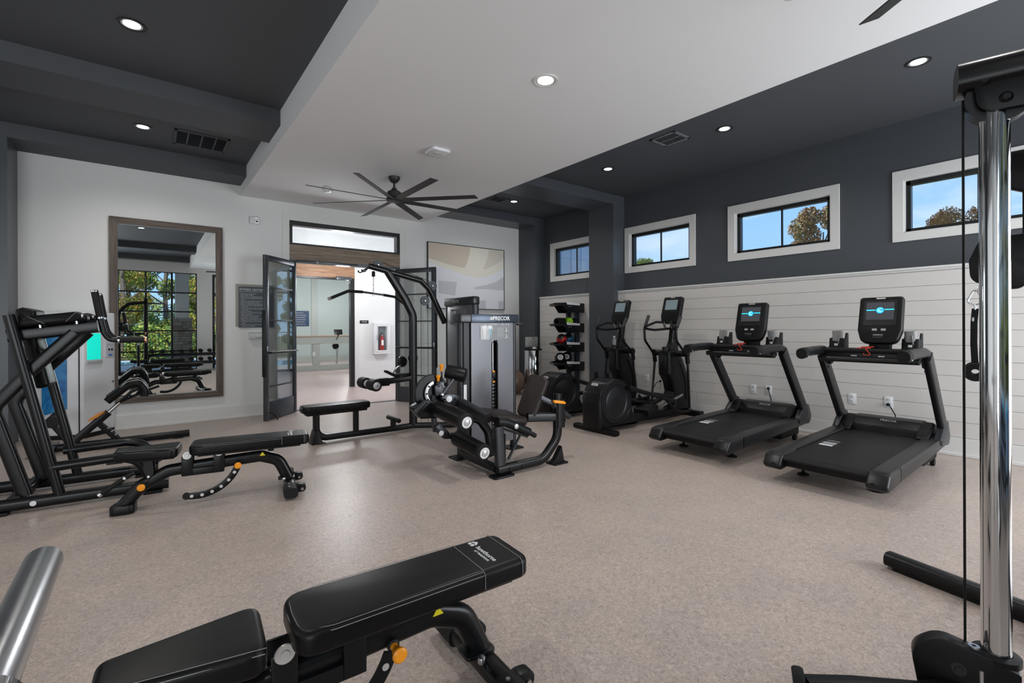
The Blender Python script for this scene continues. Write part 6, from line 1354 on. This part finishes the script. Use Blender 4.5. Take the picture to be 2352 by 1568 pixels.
def cord(label, y, z, pts):
    t = thing('power_cord', label, 'cord', (XR, y, z), 0, 'power cords')
    G().sweep(pts, 0.0052, 0.05, (0, 1, 0)).obj('cord', blk3, t)
    G().cyl((-0.006, 0, 0), (-0.034, 0, 0), 0.019, 0.013, bev=0.003).obj('plug', blk3, t)
cord('black power cord dropping from the outlet behind the near treadmill', 1.58, 0.442, [(-0.03, 0, 0), (-0.07, -0.03, -0.01), (-0.11, -0.085, -0.09), (-0.15, -0.10, -0.20), (-0.20, -0.10, -0.41)])
cord('black power cord dropping from the outlet behind the farther treadmill', 2.832, 0.493, [(-0.03, 0, 0), (-0.07, -0.03, -0.02), (-0.10, -0.07, -0.12), (-0.12, -0.08, -0.25), (-0.18, -0.08, -0.46)])
cord('black power cord curling behind the elliptical trainer', 4.46, 0.445, [(-0.03, 0, 0), (-0.08, 0.03, -0.02), (-0.12, 0.07, -0.14), (-0.14, 0.03, -0.27), (-0.16, -0.06, -0.40)])

# ================================================================== CEILING THINGS
fanm = mat('black_fan_metal', (0.02, 0.02, 0.021), 0.45)
def make_fan(label, x, y, zb, a0):
    t = thing('ceiling_fan', label, 'ceiling fan', (x, y, zb), 0, 'black ceiling fans')
    h = ZC - zb
    G().lathe([(0, h), (0.075, h), (0.075, h - 0.02), (0.05, h - 0.06), (0.03, h - 0.075), (0, h - 0.075)]).obj('canopy', fanm, t)
    G().cyl((0, 0, h - 0.07), (0, 0, 0.15), 0.014).obj('downrod', fanm, t)
    G().lathe([(0, 0.165), (0.032, 0.165), (0.034, 0.145), (0.06, 0.13), (0.088, 0.11), (0.09, 0.04), (0.07, 0.025), (0, 0.025)]).obj('motor', fanm, t)
    G().lathe([(0, 0.03), (0.10, 0.03), (0.10, 0.0), (0.08, -0.008), (0, -0.008)]).obj('hub_plate', fanm, t)
    for k in range(8):
        a = R_(a0 + 45 * k); ca, sa = math.cos(a), math.sin(a); u = Vector((ca, sa, 0)); v = Vector((-sa, ca, 0)); tl = R_(-13)
        vv = v * math.cos(tl) + Vector((0, 0, 1)) * math.sin(tl)
        G().ext([(0.06, -0.035), (0.14, -0.045), (1.06, -0.045), (1.09, 0.040), (0.14, 0.045), (0.06, 0.035)], (0, 0, 0.012), u, vv, 0.007, 0.001).obj('blade', fanm, t, smooth=False)
    return t
make_fan('black eight bladed ceiling fan in front of the doorway', 2.53, 5.74, 2.925, 0.0)
make_fan('black ceiling fan at the top edge, a single blade showing', 2.42, -0.05, 2.90, 55 - 45)
t = thing('wifi_access_point', 'white square wireless unit on the dropped ceiling above the fan', 'ceiling unit', (2.525, 4.585, ZC))
G().ext(rpoly([(-0.11, -0.11), (0.11, -0.11), (0.11, 0.11), (-0.11, 0.11)], 0.04), (0, 0, -0.02), (1, 0, 0), (0, 1, 0), 0.035, 0.010, 3).obj('cover', white_p, t)
G().ext(rpoly([(-0.05, -0.02), (0.05, -0.02), (0.05, 0.02), (-0.05, 0.02)], 0.01), (0, 0, -0.0385), (1, 0, 0), (0, 1, 0), 0.002).obj('badge', alu, t)
t = thing('smoke_detector', 'small round white smoke detector on the dropped ceiling left of the fan', 'smoke detector', (2.006, 6.788, ZC))
G().lathe([(0.07, 0), (0.07, -0.015), (0.055, -0.035), (0.02, -0.045), (0, -0.045)]).obj('cover', white_p, t); G().lathe([(0.03, -0.042), (0.03, -0.05), (0, -0.05)]).obj('sensor', white_trim, t)
t = thing('smoke_detector', 'second round ceiling sensor cut off by the top edge', 'smoke detector', (2.94, 1.16, ZC))
G().lathe([(0.07, 0), (0.07, -0.015), (0.055, -0.035), (0.02, -0.045), (0, -0.045)]).obj('cover', white_p, t)
def vent(name, label, x0, x1, y0, y1, z, m, bars, slats, along='x'):
    t = thing(name, label, 'air vent', ((x0 + x1) / 2, (y0 + y1) / 2, z)); w, d = (x1 - x0) / 2, (y1 - y0) / 2
    g = G()
    for a in ((-w, w, -d, -d + 0.03), (-w, w, d - 0.03, d), (-w, -w + 0.03, -d, d), (w - 0.03, w, -d, d)): g.bb(*a, -0.012, 0, 0.002)
    g.obj('vent_frame', m, t)
    G().bb(-w + 0.02, w - 0.02, -d + 0.02, d - 0.02, -0.003, -0.001).obj('vent_back', black_fr, t)
    for k in range(bars): x = -w + (k + 1) * 2 * w / (bars + 1); G().bb(x - 0.008, x + 0.008, -d + 0.02, d - 0.02, -0.012, -0.002).obj('divider', m, t)
    for k in range(slats): y = -d + 0.03 + (k + 0.5) * (2 * d - 0.06) / slats; G().box((0, y, -0.007), (2 * w - 0.05, 0.012, 0.002), 0, Matrix.Rotation(R_(35), 3, 'X')).obj('louvre', m, t)
vent('ceiling_vent', 'long charcoal ceiling register with four bays near the back wall', 0.26, 0.80, 6.48, 7.0, ZT, dark_ceil, 3, 14)
vent('ceiling_vent', 'grey square ceiling vent on the right charcoal ceiling', 4.78, 5.10, 3.14, 3.48, ZT, mat('vent_grey', (0.16, 0.165, 0.175), 0.4), 1, 10)
vent('ceiling_vent', 'dark ceiling vent in the far bay beside the last downlight', 4.72, 5.02, 6.55, 6.85, ZT, dark_ceil, 1, 10)

# ================================================================== BEHIND THE CAMERA (shown by the mirror)
t = thing('dumbbell_rack', 'black dumbbell rack behind the camera, low in the mirror', 'rack', (1.0, -1.9, 0))
for z in (0.25, 0.5): G().box((0, 0.05 - (z - 0.25) * 0.3, z), (2.1, 0.26, 0.04), 0.01, Matrix.Rotation(R_(18), 3, 'X')).obj('tray', blk, t)
for x in (-0.95, 0.95): G().sweep([(x, 0.25, 0.03), (x, -0.20, 0.03), (x, -0.14, 0.55)], rect(0.06, 0.09, 0.015), 0.05, (1, 0, 0)).obj('side_frame', blk, t)
for j, z in enumerate((0.32, 0.57)):
    for k in range(8):
        d_ = thing('dumbbell', 'round black dumbbell on the rack behind the camera', 'dumbbell', (0.15 + k * 0.24, -1.86 - j * 0.11, z + 0.04), 0, 'dumbbells on the rack')
        for s in (-1, 1): G().cyl((0, s * 0.06, 0), (0, s * 0.13, 0), 0.058, n=16, bev=0.006).obj('head', blk3, d_)
        G().cyl((0, -0.07, 0), (0, 0.07, 0), 0.015, n=12).obj('handle', chrome, d_)
t = thing('multi_press_machine', 'black arched strength machine in front of the windows, seen in the mirror', 'exercise machine', (-0.60, -1.3, 0))
G().sweep([(0.0, 0, 0.03), (0.0, 0, 1.75), (0.22, 0, 2.0), (0.62, 0, 2.05)], rect(0.10, 0.09, 0.02), 0.25, (0, 1, 0)).obj('arch', blk, t)
G().sweep([(0.6, 0, 0.03), (0.6, 0, 2.15)], rect(0.10, 0.10, 0.02), 0, (0, 1, 0)).obj('column', blk, t)
G().sweep([(-0.3, 0, 0.04), (1.0, 0, 0.04)], rect(0.10, 0.08, 0.02), 0, (0, 1, 0)).obj('base', blk, t)
G().sweep([(0.05, -0.2, 1.4), (0.15, -0.25, 1.15), (0.45, -0.3, 1.1)], 0.02, 0.08, (0, 1, 0)).obj('press_arm', blk3, t); G().box((0.0, 0, 0.9), (0.08, 0.28, 0.55), 0.02).obj('back_pad', vinyl, t)
G().sweep([(0.6, 0, 2.02), (0.95, 0, 2.02)], 0.02).obj('pull_arm', blk3, t)
# ================================================================== CEILING FIXTURES
lamp_e = mat('lamp_glow', (1, 1, 1), 0.5, emis=((1.0, 0.96, 0.9), 9.0))
def downlight(x, y, z, label, w=1.0, big=False):
    t = thing('downlight', label, 'ceiling light', (x, y, z), 0, 'recessed downlights')
    r = 0.098 if big else 0.088
    G().lathe([(r, 0.0), (r, -0.006), (r - 0.012, -0.008), (r - 0.022, -0.004), (r - 0.022, 0.001)], n=28).obj('trim_ring', white_trim if big else gry, t)
    G().lathe([(r - 0.022, -0.004), (r - 0.035, -0.0015), (r - 0.037, -0.0012)], n=28).obj('reflector', alu, t)
    G().lathe([(r - 0.036, -0.0035), (0, -0.0035)], n=28).obj('lens', lamp_e, t)
    o = light('downlight_lamp', 'SPOT', (x, y, z - 0.03), SPOT_W * w, (1.0, 0.965, 0.92), (0, 0, 0), spot_size=R_(150), spot_blend=0.9, shadow_soft_size=0.06)
    return t

for (x, y, z, l, w) in ((2.487, 2.777, ZC, 'large downlight in the middle of the white dropped ceiling', 1.4), (-0.075, 4.46, ZT, 'bright downlight at the upper left in the charcoal tray', 1.0),
        (-0.02, 6.65, ZT, 'downlight beside the long ceiling register near the back wall', 1.3), (5.19, 1.07, ZT, 'nearest downlight on the right charcoal ceiling', 0.8),
        (5.19, 2.77, ZT, 'downlight beside the square vent on the right charcoal ceiling', 0.8), (5.19, 4.48, ZT, 'third downlight from the front on the right charcoal ceiling', 0.8),
        (5.19, 6.65, ZT, 'farthest downlight in the bay over the ball rack', 1.1)):
    downlight(x, y, z, l, w, z == ZC)
for (x, y, z) in ((-0.075, 2.4, ZT), (-0.075, -1.2, ZT), (2.487, 0.2, ZC), (5.19, -0.7, ZT), (-2.8, 4.46, ZT), (-2.8, 1.5, ZT)):
    downlight(x, y, z, 'downlight overhead, outside the picture', 1.0, z == ZC)
for (x, y, z) in ((3.0, 9.2, 3.3), (6.0, 9.2, 3.3), (4.5, 13.0, 3.2), (6.0, 17.0, 3.2), (3.0, 17.0, 3.2)):
    light('hall_lamp', 'POINT', (x, y, z - 1.0), 75, (0.97, 0.98, 1.0), shadow_soft_size=0.12)  # added point lights without fixtures, brightening hall and lounge
